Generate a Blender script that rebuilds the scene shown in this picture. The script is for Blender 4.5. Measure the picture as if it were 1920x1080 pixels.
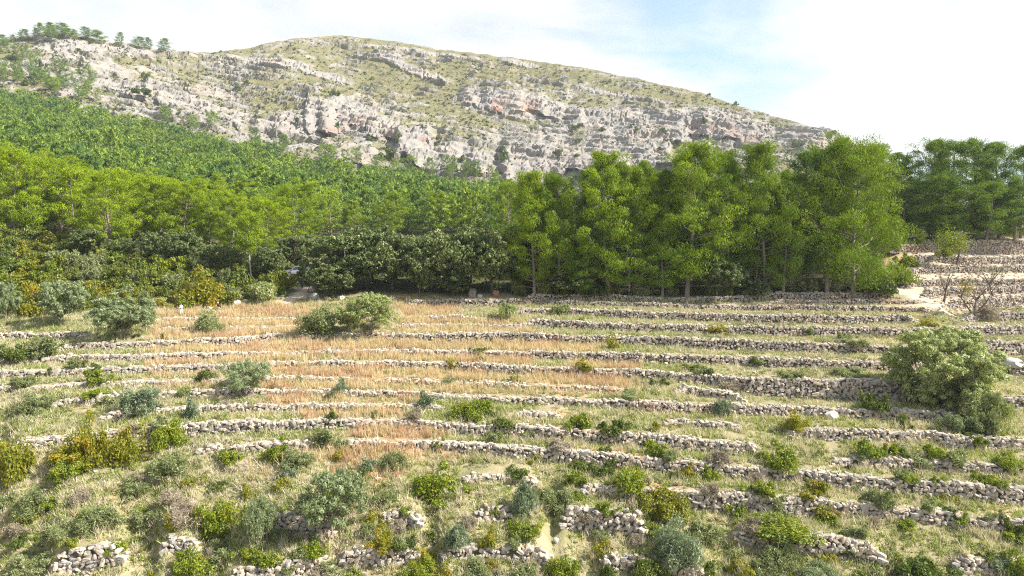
import bpy, math, random
import numpy as np
from math import radians, pi

# ------------------------------------------------------------------ camera, light, exposure
SC = bpy.context.scene
for _o in list(bpy.data.objects):
    bpy.data.objects.remove(_o)
COL = SC.collection
F = 1371.0            # focal length in photograph pixels (1920 wide)
HY = 430.0            # row of the eye level
CZ = 30.0             # height of the flying camera above z = 0
cam_d = bpy.data.cameras.new('camera')
cam = bpy.data.objects.new('camera', cam_d); COL.objects.link(cam)
cam.location = (0, 0, CZ); cam.rotation_euler = (radians(90), 0, 0)
cam_d.sensor_width = 36.0; cam_d.lens = F / 1920 * 36.0
cam_d.shift_y = -(540 - HY) / 1920
cam_d.clip_start = 0.5; cam_d.clip_end = 6000
SC.camera = cam

SUN_EL, SUN_AZ = 42.0, 102.0      # azimuth clockwise from +Y (view direction): from the right, a little behind
world = bpy.data.worlds.new('World'); SC.world = world; world.use_nodes = True
nt = world.node_tree; nt.nodes.clear()
def N(tree, kind, **kw):
    n = tree.nodes.new(kind)
    for k, v in kw.items(): setattr(n, k, v)
    return n
out = N(nt, 'ShaderNodeOutputWorld'); bg = N(nt, 'ShaderNodeBackground')
bg.inputs['Strength'].default_value = 0.085
sky = N(nt, 'ShaderNodeTexSky', sky_type='NISHITA'); sky.sun_disc = False
sky.sun_elevation = radians(SUN_EL); sky.sun_rotation = radians(SUN_AZ)
sky.dust_density = 1.6; sky.altitude = 200
tc = N(nt, 'ShaderNodeTexCoord')
sep = N(nt, 'ShaderNodeSeparateXYZ'); nt.links.new(tc.outputs['Generated'], sep.inputs[0])
def math_(tree, op, a, b=None, clamp=False):
    n = N(tree, 'ShaderNodeMath', operation=op, use_clamp=clamp)
    for i, v in enumerate((a, b)):
        if v is None: continue
        if isinstance(v, (int, float)): n.inputs[i].default_value = v
        else: tree.links.new(v, n.inputs[i])
    return n.outputs[0]
zz = math_(nt, 'ADD', math_(nt, 'MAXIMUM', sep.outputs['Z'], 0.0), 0.22)
comb = N(nt, 'ShaderNodeCombineXYZ')
nt.links.new(math_(nt, 'DIVIDE', sep.outputs['X'], zz), comb.inputs[0])
nt.links.new(math_(nt, 'DIVIDE', sep.outputs['Y'], zz), comb.inputs[1])
cn = N(nt, 'ShaderNodeTexNoise'); cn.inputs['Scale'].default_value = 1.15; cn.inputs['Detail'].default_value = 7
cn.inputs['Roughness'].default_value = 0.55; cn.inputs['Distortion'].default_value = 0.35
nt.links.new(comb.outputs[0], cn.inputs['Vector'])
# broken gap of pale blue in the cloud deck above the right shoulder of the mountain
dist = N(nt, 'ShaderNodeVectorMath', operation='DISTANCE')
nt.links.new(tc.outputs['Generated'], dist.inputs[0])
_d = np.array([(1290 - 960) / F, 1.0, (HY - 40) / F]); _d = _d / np.linalg.norm(_d)
dist.inputs[1].default_value = tuple(float(v) for v in _d)
hole = math_(nt, 'SUBTRACT', 1.0, math_(nt, 'MULTIPLY', dist.outputs['Value'], 5.2), True)
dist2 = N(nt, 'ShaderNodeVectorMath', operation='DISTANCE'); nt.links.new(tc.outputs['Generated'], dist2.inputs[0])
_d = np.array([(1720 - 960) / F, 1.0, (HY - 150) / F]); _d = _d / np.linalg.norm(_d); dist2.inputs[1].default_value = tuple(float(v) for v in _d)
hole = math_(nt, 'ADD', hole, math_(nt, 'MULTIPLY', math_(nt, 'SUBTRACT', 1.0, math_(nt, 'MULTIPLY', dist2.outputs['Value'], 4.5), True), 0.75))
high = N(nt, 'ShaderNodeMapRange'); high.interpolation_type = 'SMOOTHSTEP'; high.inputs['From Min'].default_value = 0.30; high.inputs['From Max'].default_value = 0.62
nt.links.new(sep.outputs['Z'], high.inputs['Value'])
cov = math_(nt, 'SUBTRACT', math_(nt, 'SUBTRACT', cn.outputs['Fac'], math_(nt, 'MULTIPLY', hole, 0.22)), math_(nt, 'MULTIPLY', high.outputs[0], 0.32))
ramp = N(nt, 'ShaderNodeValToRGB'); nt.links.new(cov, ramp.inputs[0])
ramp.color_ramp.elements[0].position = 0.25; ramp.color_ramp.elements[0].color = (0.40, 0.40, 0.40, 1)
ramp.color_ramp.elements[1].position = 0.42; ramp.color_ramp.elements[1].color = (1, 1, 1, 1)
mixc = N(nt, 'ShaderNodeMix', data_type='RGBA'); nt.links.new(ramp.outputs[0], mixc.inputs['Factor'])
skt = N(nt, 'ShaderNodeMix', data_type='RGBA', blend_type='MULTIPLY'); skt.inputs['Factor'].default_value = 1.0
nt.links.new(sky.outputs[0], skt.inputs['A']); skt.inputs['B'].default_value = (0.92, 1.18, 1.12, 1)
nt.links.new(skt.outputs['Result'], mixc.inputs['A'])
cr2 = N(nt, 'ShaderNodeValToRGB'); nt.links.new(cn.outputs['Fac'], cr2.inputs[0])
cr2.color_ramp.elements[0].position = 0.36; cr2.color_ramp.elements[0].color = (3.7, 4.1, 4.3, 1)
cr2.color_ramp.elements[1].position = 0.58; cr2.color_ramp.elements[1].color = (5.6, 5.65, 5.7, 1)
nt.links.new(cr2.outputs[0], mixc.inputs['B'])
nt.links.new(mixc.outputs['Result'], bg.inputs['Color']); nt.links.new(bg.outputs[0], out.inputs['Surface'])

sl = bpy.data.lights.new('sun', 'SUN'); sun = bpy.data.objects.new('sun', sl); COL.objects.link(sun)
sl.energy = 5.0; sl.angle = radians(0.6); sl.color = (1.0, 0.955, 0.88)
_az, _el = radians(SUN_AZ), radians(SUN_EL)
_sd = np.array([math.sin(_az) * math.cos(_el), math.cos(_az) * math.cos(_el), math.sin(_el)])
from mathutils import Vector
sun.rotation_euler = Vector(tuple(-_sd)).to_track_quat('-Z', 'Y').to_euler()
sun.location = (60, -10, 90)
vs = SC.view_settings
SC.display_settings.display_device = 'sRGB'
vs.view_transform = 'Standard'; vs.look = 'None'; vs.gamma = 1.0; vs.use_curve_mapping = False
vs.exposure = 1.28
SC.render.engine = 'CYCLES'
SC.cycles.use_denoising = False
SC.cycles.filter_width = 1.15
SC.cycles.max_bounces = 6; SC.cycles.diffuse_bounces = 3; SC.cycles.transmission_bounces = 3
SC.cycles.volume_bounces = 0

# ------------------------------------------------------------------ numpy helpers
RNG = np.random.default_rng(7)
def _h(ix, iy, iz, seed):
    n = (ix.astype(np.uint32) * np.uint32(374761393) + iy.astype(np.uint32) * np.uint32(668265263)
         + iz.astype(np.uint32) * np.uint32(2246822519) + np.uint32((seed * 3266489917) & 0xffffffff))
    n ^= n >> np.uint32(13); n *= np.uint32(1274126177); n ^= n >> np.uint32(16)
    n *= np.uint32(2654435761); n ^= n >> np.uint32(15)
    return n.astype(np.float64) / 4294967296.0
def vnoise(x, y, z=None, seed=0):
    x = np.asarray(x, float); y = np.asarray(y, float)
    z = np.zeros_like(x) if z is None else np.asarray(z, float)
    fx, fy, fz = np.floor(x), np.floor(y), np.floor(z)
    ix, iy, iz = fx.astype(np.int64), fy.astype(np.int64), fz.astype(np.int64)
    u, v, w = x - fx, y - fy, z - fz
    u = u * u * u * (u * (u * 6 - 15) + 10); v = v * v * v * (v * (v * 6 - 15) + 10); w = w * w * w * (w * (w * 6 - 15) + 10)
    r = 0
    for dz in (0, 1):
        wz = w if dz else 1 - w
        if dz and not np.any(fz != z): continue
        for dy in (0, 1):
            wy = v if dy else 1 - v
            for dx in (0, 1):
                wx = u if dx else 1 - u
                r = r + wx * wy * wz * _h(ix + dx, iy + dy, iz + dz, seed)
    return r
def fbm(x, y, z=None, o=4, seed=0, gain=0.5):
    a, s, t = 1.0, 0, 0
    for i in range(o):
        k = 2.03 ** i
        s = s + a * vnoise(x * k + 17.3 * i, y * k + 5.1 * i, None if z is None else z * k, seed + i); t += a; a *= gain
    return s / t
def sstep(a, b, x):
    t = np.clip((x - a) / (b - a), 0, 1); return t * t * (3 - 2 * t)
def mesh(name, V, Fc, mats=(), mi=None, attrs=None, smooth=False):
    """One mesh from arrays. Fc is (n,3) or (n,4), or a list of such arrays."""
    me = bpy.data.meshes.new(name)
    V = np.asarray(V, np.float32)
    Fl = Fc if isinstance(Fc, list) else [Fc]
    Fl = [np.asarray(f, np.int32) for f in Fl if len(f)]
    nl = sum(f.size for f in Fl); nf = sum(len(f) for f in Fl)
    me.vertices.add(len(V)); me.vertices.foreach_set('co', V.ravel())
    me.loops.add(nl); me.loops.foreach_set('vertex_index', np.concatenate([f.ravel() for f in Fl]))
    me.polygons.add(nf)
    ls, p = [], 0
    for f in Fl:
        k = f.shape[1]; ls.append(p + np.arange(len(f)) * k); p += f.size
    me.polygons.foreach_set('loop_start', np.concatenate(ls).astype(np.int32))
    for m in mats: me.materials.append(m)
    if mi is not None: me.polygons.foreach_set('material_index', np.asarray(mi, np.int32))
    me.polygons.foreach_set('use_smooth', np.full(nf, bool(smooth)))
    for k, a in (attrs or {}).items():
        a = np.asarray(a, np.float32)
        if a.ndim == 1:
            at = me.attributes.new(k, 'FLOAT', 'POINT'); at.data.foreach_set('value', a)
        else:
            at = me.attributes.new(k, 'FLOAT_COLOR', 'POINT')
            at.data.foreach_set('color', np.concatenate([a, np.ones((len(a), 1), np.float32)], 1).ravel())
    me.update(calc_edges=True)
    return me
def cat(parts):
    """Join (V, F, tint) parts whose faces have one size."""
    vs_, fs_, ts_, n = [], [], [], 0
    for V, Fc, t in parts:
        vs_.append(V); fs_.append(np.asarray(Fc) + n); ts_.append(t); n += len(V)
    return np.concatenate(vs_), np.concatenate(fs_), np.concatenate(ts_)
def unit(v):
    return v / np.maximum(np.linalg.norm(v, axis=-1, keepdims=True), 1e-9)
def rdirs(rng, n):
    return unit(rng.normal(size=(n, 3)))
def tube(path, radii, sides=6):
    path = np.asarray(path, float); n = len(path); radii = np.asarray(radii, float)
    tan = unit(np.gradient(path, axis=0))
    ref = np.where(np.abs(tan[:, 2:3]) > 0.9, np.array([[1.0, 0, 0]]), np.array([[0, 0, 1.0]]))
    a = unit(np.cross(tan, ref)); b = np.cross(tan, a)
    th = np.linspace(0, 2 * pi, sides, endpoint=False)
    V = (path[:, None] + radii[:, None, None] * (np.cos(th)[None, :, None] * a[:, None] + np.sin(th)[None, :, None] * b[:, None])).reshape(-1, 3)
    i = np.arange(n - 1)[:, None] * sides; j = np.arange(sides)[None]; j2 = (j + 1) % sides
    Fq = np.stack([i + j, i + j2, i + sides + j2, i + sides + j], -1).reshape(-1, 4)
    return V, Fq, np.full(len(V), 0.5)
def leaves(rng, C, nrm, L, W, tint, tri=False):
    """Rhombic leaves: centre, facing, length, width."""
    n = len(C); nrm = unit(nrm)
    a = unit(np.cross(nrm, rdirs(rng, n))); b = np.cross(nrm, a)
    L = np.broadcast_to(L, n)[:, None]; W = np.broadcast_to(W, n)[:, None]
    if tri:
        V = np.stack([C - a * L / 2 - b * W / 2, C - a * L / 2 + b * W / 2, C + a * L / 2], 1).reshape(-1, 3)
        return V, np.arange(3 * n).reshape(-1, 3), np.repeat(tint, 3)
    V = np.stack([C - a * L / 2, C + b * W / 2 + nrm * L * 0.08, C + a * L / 2, C - b * W / 2 + nrm * L * 0.08], 1).reshape(-1, 3)
    return V, np.arange(4 * n).reshape(-1, 4), np.repeat(tint, 4)
def blades(rng, C, d, L, W, tint, nrm=None):
    """Needle or grass blades: thin triangles from C along d."""
    n = len(C); d = unit(d); L = np.broadcast_to(L, n)[:, None]; W = np.broadcast_to(W, n)[:, None]
    s = unit(np.cross(d, rdirs(rng, n) if nrm is None else nrm)) * W / 2
    V = np.stack([C - s, C + s, C + d * L], 1).reshape(-1, 3)
    return V, np.arange(3 * n).reshape(-1, 3), np.repeat(tint, 3)

# ------------------------------------------------------------------ scene objects
LABELS = {}
def tag(o, label=None, category=None, group=None, kind=None):
    if label: o['label'] = label
    if category: o['category'] = category
    if group: o['group'] = group
    if kind: o['kind'] = kind
    return o
def add(name, me, parent=None, loc=None, rot=None, scale=None):
    o = bpy.data.objects.new(name, me); COL.objects.link(o)
    if parent is not None: o.parent = parent
    if loc is not None: o.location = tuple(float(v) for v in loc)
    if rot is not None: o.rotation_euler = tuple(float(v) for v in rot)
    if scale is not None: o.scale = tuple(float(v) for v in scale)
    return o
def empty(name, loc, rotz=0.0, scale=(1, 1, 1)):
    o = add(name, None, None, loc, (0, 0, rotz), scale); o.empty_display_size = 0.5
    return o

# ------------------------------------------------------------------ materials
def new_mat(name):
    m = bpy.data.materials.new(name); m.use_nodes = True; t = m.node_tree; t.nodes.clear()
    o = N(t, 'ShaderNodeOutputMaterial'); return m, t, o
def rgb(c): return (c[0], c[1], c[2], 1.0)
def mixrgb(t, fac, a, b):
    n = N(t, 'ShaderNodeMix', data_type='RGBA')
    for k, v in (('Factor', fac), ('A', a), ('B', b)):
        if isinstance(v, (int, float)): n.inputs[k].default_value = v
        elif isinstance(v, tuple): n.inputs[k].default_value = rgb(v)
        else: t.links.new(v, n.inputs[k])
    return n.outputs['Result']
def attr(t, name, sock='Fac'):
    n = N(t, 'ShaderNodeAttribute', attribute_name=name); return n.outputs[sock]
def noise(t, scale, detail=3, rough=0.55, vec=None, off=None):
    n = N(t, 'ShaderNodeTexNoise'); n.inputs['Scale'].default_value = scale; n.inputs['Detail'].default_value = detail
    n.inputs['Roughness'].default_value = rough
    if vec is not None: t.links.new(vec, n.inputs['Vector'])
    return n.outputs['Fac']
def leaf_mat(name, c_lo, c_hi, accent=None, transl=0.35, var=0.5, accent_at=0.86, gloss=0.03):
    """Leaf colour between two natural tints by leaf ('tint') and by plant (random), some leaves of the accent colour."""
    m, t, o = new_mat(name)
    oi = N(t, 'ShaderNodeObjectInfo')
    f = math_(t, 'ADD', math_(t, 'MULTIPLY', attr(t, 'tint'), 1 - var), math_(t, 'MULTIPLY', oi.outputs['Random'], var), True)
    col = mixrgb(t, f, c_lo, c_hi)
    if accent:
        r = N(t, 'ShaderNodeMapRange'); r.inputs['From Min'].default_value = accent_at - 0.12; r.inputs['From Max'].default_value = accent_at
        t.links.new(attr(t, 'tint'), r.inputs['Value'])
        col = mixrgb(t, r.outputs[0], col, accent)
    d = N(t, 'ShaderNodeBsdfDiffuse'); tr = N(t, 'ShaderNodeBsdfTranslucent'); gl = N(t, 'ShaderNodeBsdfGlossy')
    t.links.new(col, d.inputs['Color'])
    tcol = mixrgb(t, 0.5, col, (c_hi[0] * 1.3, c_hi[1] * 1.4, c_hi[2] * 0.6)); t.links.new(tcol, tr.inputs['Color'])
    gl.inputs['Roughness'].default_value = 0.5; gl.inputs['Color'].default_value = (0.9, 0.95, 0.9, 1)
    mx = N(t, 'ShaderNodeMixShader'); mx.inputs[0].default_value = transl
    t.links.new(d.outputs[0], mx.inputs[1]); t.links.new(tr.outputs[0], mx.inputs[2])
    m2 = N(t, 'ShaderNodeMixShader'); m2.inputs[0].default_value = 0.008 if 'pine' in name else gloss
    t.links.new(mx.outputs[0], m2.inputs[1]); t.links.new(gl.outputs[0], m2.inputs[2])
    t.links.new(m2.outputs[0], o.inputs[0])
    return m
def plain(name, c, c2=None, scale=3.0, rough=0.85, metal=0.0, bump=0.0, spec=0.3):
    m, t, o = new_mat(name); b = N(t, 'ShaderNodeBsdfPrincipled')
    b.inputs['Roughness'].default_value = rough; b.inputs['Metallic'].default_value = metal
    b.inputs['Specular IOR Level'].default_value = spec
    tcn = N(t, 'ShaderNodeTexCoord')
    if c2:
        nf = noise(t, scale, 4, 0.6, tcn.outputs['Object']); t.links.new(mixrgb(t, nf, c, c2), b.inputs['Base Color'])
        if bump:
            bp = N(t, 'ShaderNodeBump'); bp.inputs['Strength'].default_value = bump; t.links.new(nf, bp.inputs['Height']); t.links.new(bp.outputs[0], b.inputs['Normal'])
    else: b.inputs['Base Color'].default_value = rgb(c)
    t.links.new(b.outputs[0], o.inputs[0]); return m
M = {}
M['pine'] = leaf_mat('pine_needles', (0.080, 0.142, 0.010), (0.250, 0.325, 0.010), (0.28, 0.26, 0.04), 0.22, 0.45, 0.99)
M['pine_lime'] = leaf_mat('yellow_green_pine_needles', (0.095, 0.155, 0.008), (0.280, 0.350, 0.008), (0.32, 0.28, 0.04), 0.22, 0.45, 0.99)
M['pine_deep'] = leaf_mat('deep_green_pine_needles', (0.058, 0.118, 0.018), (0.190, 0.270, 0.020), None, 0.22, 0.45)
M['pine_far'] = leaf_mat('far_pine_needles', (0.058, 0.130, 0.034), (0.250, 0.325, 0.030), None, 0.22, 0.6)
M['oak'] = leaf_mat('holm_oak_leaves', (0.042, 0.066, 0.018), (0.165, 0.195, 0.050), (0.30, 0.29, 0.10), 0.20, 0.3, 0.88)
M['mastic'] = leaf_mat('mastic_leaves', (0.105, 0.150, 0.008), (0.240, 0.280, 0.010), (0.33, 0.28, 0.015), 0.38, 0.35, 0.93)
M['yellow'] = leaf_mat('yellowing_leaves', (0.150, 0.165, 0.008), (0.330, 0.290, 0.008), (0.40, 0.24, 0.015), 0.36, 0.35, 0.85)
M['russet'] = leaf_mat('russet_leaves', (0.125, 0.150, 0.010), (0.300, 0.270, 0.010), (0.34, 0.21, 0.02), 0.34, 0.3, 0.90)
M['dark'] = leaf_mat('dark_shrub_leaves', (0.052, 0.085, 0.012), (0.135, 0.165, 0.016), (0.23, 0.21, 0.03), 0.32, 0.4, 0.93)
M['olive'] = leaf_mat('olive_leaves', (0.135, 0.170, 0.070), (0.270, 0.310, 0.155), (0.40, 0.42, 0.26), 0.30, 0.35, 0.88)
M['olive_lime'] = leaf_mat('lime_olive_leaves', (0.185, 0.215, 0.060), (0.360, 0.395, 0.150), (0.50, 0.50, 0.26), 0.30, 0.3, 0.84)
M['grey'] = leaf_mat('grey_green_shrub_leaves', (0.140, 0.165, 0.055), (0.260, 0.285, 0.120), (0.37, 0.36, 0.20), 0.30, 0.45, 0.88)
M['blue'] = leaf_mat('blue_green_shrub_leaves', (0.120, 0.155, 0.085), (0.235, 0.280, 0.165), (0.36, 0.38, 0.25), 0.26, 0.4, 0.9)
M['maquis'] = leaf_mat('maquis_leaves', (0.075, 0.100, 0.010), (0.205, 0.220, 0.014), (0.27, 0.22, 0.03), 0.34, 0.6, 0.93)
M['twig'] = leaf_mat('dry_twigs', (0.20, 0.160, 0.110), (0.38, 0.315, 0.225), None, 0.1, 0.4)
M['scrub'] = leaf_mat('mountain_scrub_leaves', (0.032, 0.046, 0.016), (0.110, 0.120, 0.040), (0.17, 0.14, 0.07), 0.2, 0.1, 0.9)
M['grass_gold'] = leaf_mat('golden_dry_grass', (0.41, 0.288, 0.148), (0.71, 0.578, 0.380), (0.54, 0.36, 0.21), 0.30, 0.0, 0.93)
M['grass_rust'] = leaf_mat('rusty_dry_grass', (0.37, 0.225, 0.125), (0.64, 0.445, 0.300), (0.60, 0.50, 0.36), 0.30, 0.0, 0.9)
M['grass_pale'] = leaf_mat('pale_dry_grass', (0.39, 0.330, 0.225), (0.68, 0.600, 0.455), (0.38, 0.25, 0.17), 0.30, 0.0, 0.93)
M['grass_green'] = leaf_mat('green_grass_and_herbs', (0.155, 0.200, 0.040), (0.400, 0.420, 0.130), (0.48, 0.44, 0.22), 0.34, 0.0, 0.88)
M['herb_grey'] = leaf_mat('grey_herbs', (0.175, 0.190, 0.095), (0.360, 0.365, 0.210), (0.30, 0.19, 0.14), 0.25, 0.0, 0.92)
M['bark'] = plain('pine_bark', (0.16, 0.12, 0.095), (0.30, 0.25, 0.22), 2.5, bump=0.6)
M['bark_pale'] = plain('pale_dead_wood', (0.36, 0.32, 0.28), (0.52, 0.48, 0.43), 4.0, bump=0.4)
M['bark_dark'] = plain('dark_bark', (0.070, 0.052, 0.042), (0.17, 0.13, 0.11), 3.0, bump=0.6)

def stone_mat(name, rnd_object):
    m, t, o = new_mat(name); b = N(t, 'ShaderNodeBsdfPrincipled'); b.inputs['Roughness'].default_value = 0.9; b.inputs['Specular IOR Level'].default_value = 0.2
    geo = N(t, 'ShaderNodeNewGeometry')
    tint = attr(t, 'tint')
    if rnd_object:
        oi = N(t, 'ShaderNodeObjectInfo'); tint = math_(t, 'ADD', math_(t, 'MULTIPLY', tint, 0.35), math_(t, 'MULTIPLY', oi.outputs['Random'], 0.65))
    r = N(t, 'ShaderNodeValToRGB'); t.links.new(tint, r.inputs[0]); e = r.color_ramp.elements
    e[0].position = 0.0; e[0].color = (0.22, 0.19, 0.165, 1); e[1].position = 1.0; e[1].color = (0.54, 0.46, 0.37, 1)
    for p, c in ((0.25, (0.36, 0.315, 0.27, 1)), (0.5, (0.44, 0.365, 0.285, 1)), (0.72, (0.33, 0.305, 0.285, 1)), (0.85, (0.49, 0.39, 0.28, 1))):
        k = e.new(p); k.color = c
    big = N(t, 'ShaderNodeMapRange'); big.inputs['From Min'].default_value = 0.60; big.inputs['From Max'].default_value = 0.74
    t.links.new(noise(t, 0.11, 2, 0.5, geo.outputs['Position']), big.inputs['Value'])
    col = mixrgb(t, math_(t, 'MULTIPLY', big.outputs[0], 0.36), r.outputs[0], (0.47, 0.27, 0.15))
    lich = N(t, 'ShaderNodeMapRange'); lich.inputs['From Min'].default_value = 0.52; lich.inputs['From Max'].default_value = 0.70
    fn = noise(t, 7.0, 5, 0.65, geo.outputs['Position']); t.links.new(fn, lich.inputs['Value'])
    col = mixrgb(t, math_(t, 'MULTIPLY', lich.outputs[0], 0.4), col, (0.27, 0.25, 0.23))
    t.links.new(col, b.inputs['Base Color'])
    bp = N(t, 'ShaderNodeBump'); bp.inputs['Strength'].default_value = 0.5; bp.inputs['Distance'].default_value = 0.05
    t.links.new(fn, bp.inputs['Height']); t.links.new(bp.outputs[0], b.inputs['Normal'])
    t.links.new(b.outputs[0], o.inputs[0]); return m
M['stone'] = stone_mat('limestone', False); M['stone_each'] = stone_mat('limestone_single', True)

def ground_mat():
    m, t, o = new_mat('earth'); b = N(t, 'ShaderNodeBsdfPrincipled'); b.inputs['Roughness'].default_value = 0.95; b.inputs['Specular IOR Level'].default_value = 0.1
    geo = N(t, 'ShaderNodeNewGeometry'); P = geo.outputs['Position']
    c = mixrgb(t, noise(t, 0.9, 6, 0.6, P), (0.22, 0.185, 0.105), (0.40, 0.33, 0.215))
    lg = N(t, 'ShaderNodeMapRange'); lg.inputs['From Min'].default_value = 0.42; lg.inputs['From Max'].default_value = 0.60
    t.links.new(noise(t, 0.35, 6, 0.65, P), lg.inputs['Value'])
    c = mixrgb(t, math_(t, 'MULTIPLY', lg.outputs[0], 0.75), c, mixrgb(t, noise(t, 4.0, 5, 0.7, P), (0.10, 0.11, 0.03), (0.29, 0.27, 0.12)))
    r = N(t, 'ShaderNodeMapRange'); r.inputs['From Min'].default_value = 0.57; r.inputs['From Max'].default_value = 0.72
    t.links.new(noise(t, 0.13, 4, 0.6, P), r.inputs['Value'])
    c = mixrgb(t, math_(t, 'MULTIPLY', r.outputs[0], 0.8), c, (0.50, 0.27, 0.135))
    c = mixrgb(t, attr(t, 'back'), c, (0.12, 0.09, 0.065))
    c = mixrgb(t, attr(t, 'path'), c, mixrgb(t, noise(t, 3.0, 4, 0.6, P), (0.44, 0.32, 0.235), (0.60, 0.49, 0.40)))
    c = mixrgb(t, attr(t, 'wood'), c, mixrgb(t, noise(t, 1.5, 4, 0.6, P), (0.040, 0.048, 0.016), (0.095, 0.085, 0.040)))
    t.links.new(c, b.inputs['Base Color'])
    bp = N(t, 'ShaderNodeBump'); bp.inputs['Strength'].default_value = 0.7; bp.inputs['Distance'].default_value = 0.15
    t.links.new(noise(t, 5.0, 5, 0.65, P), bp.inputs['Height']); t.links.new(bp.outputs[0], b.inputs['Normal'])
    t.links.new(b.outputs[0], o.inputs[0]); return m
M['ground'] = ground_mat()
def mountain_mat():
    m, t, o = new_mat('mountain_limestone_and_scrub'); b = N(t, 'ShaderNodeBsdfPrincipled'); b.inputs['Roughness'].default_value = 0.95; b.inputs['Specular IOR Level'].default_value = 0.1
    geo = N(t, 'ShaderNodeNewGeometry'); P = geo.outputs['Position']
    rock = mixrgb(t, noise(t, 0.35, 6, 0.65, P), (0.155, 0.143, 0.132), (0.345, 0.316, 0.284))
    warm = N(t, 'ShaderNodeMapRange'); warm.inputs['From Min'].default_value = 0.5; warm.inputs['From Max'].default_value = 0.72
    t.links.new(noise(t, 0.035, 4, 0.6, P), warm.inputs['Value'])
    rock = mixrgb(t, math_(t, 'MULTIPLY', warm.outputs[0], 0.6), rock, (0.37, 0.295, 0.22))
    rock = mixrgb(t, attr(t, 'rust'), rock, (0.27, 0.125, 0.075))
    veg = mixrgb(t, noise(t, 0.25, 6, 0.7, P), (0.080, 0.082, 0.030), (0.250, 0.215, 0.120))
    green = N(t, 'ShaderNodeMapRange'); green.inputs['From Min'].default_value = 0.56; green.inputs['From Max'].default_value = 0.68
    t.links.new(noise(t, 0.06, 5, 0.65, P), green.inputs['Value'])
    veg = mixrgb(t, math_(t, 'MULTIPLY', green.outputs[0], 0.7), veg, (0.085, 0.115, 0.026))
    t.links.new(mixrgb(t, attr(t, 'rock'), veg, rock), b.inputs['Base Color'])
    bp = N(t, 'ShaderNodeBump'); bp.inputs['Strength'].default_value = 0.8; bp.inputs['Distance'].default_value = 1.0
    t.links.new(noise(t, 0.7, 6, 0.7, P), bp.inputs['Height']); t.links.new(bp.outputs[0], b.inputs['Normal'])
    t.links.new(b.outputs[0], o.inputs[0]); return m
M['mountain'] = mountain_mat()

# ------------------------------------------------------------------ terrain of the terraces and the wooded slope
def depth(y):
    """Distance of the ground seen at photograph row y on the terraced slope."""
    y = np.asarray(y, float)
    return np.where(y >= 580, 110 * np.sqrt(150 / np.maximum(y - HY, 1)), 110 + (580 - y) * 0.18)
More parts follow.
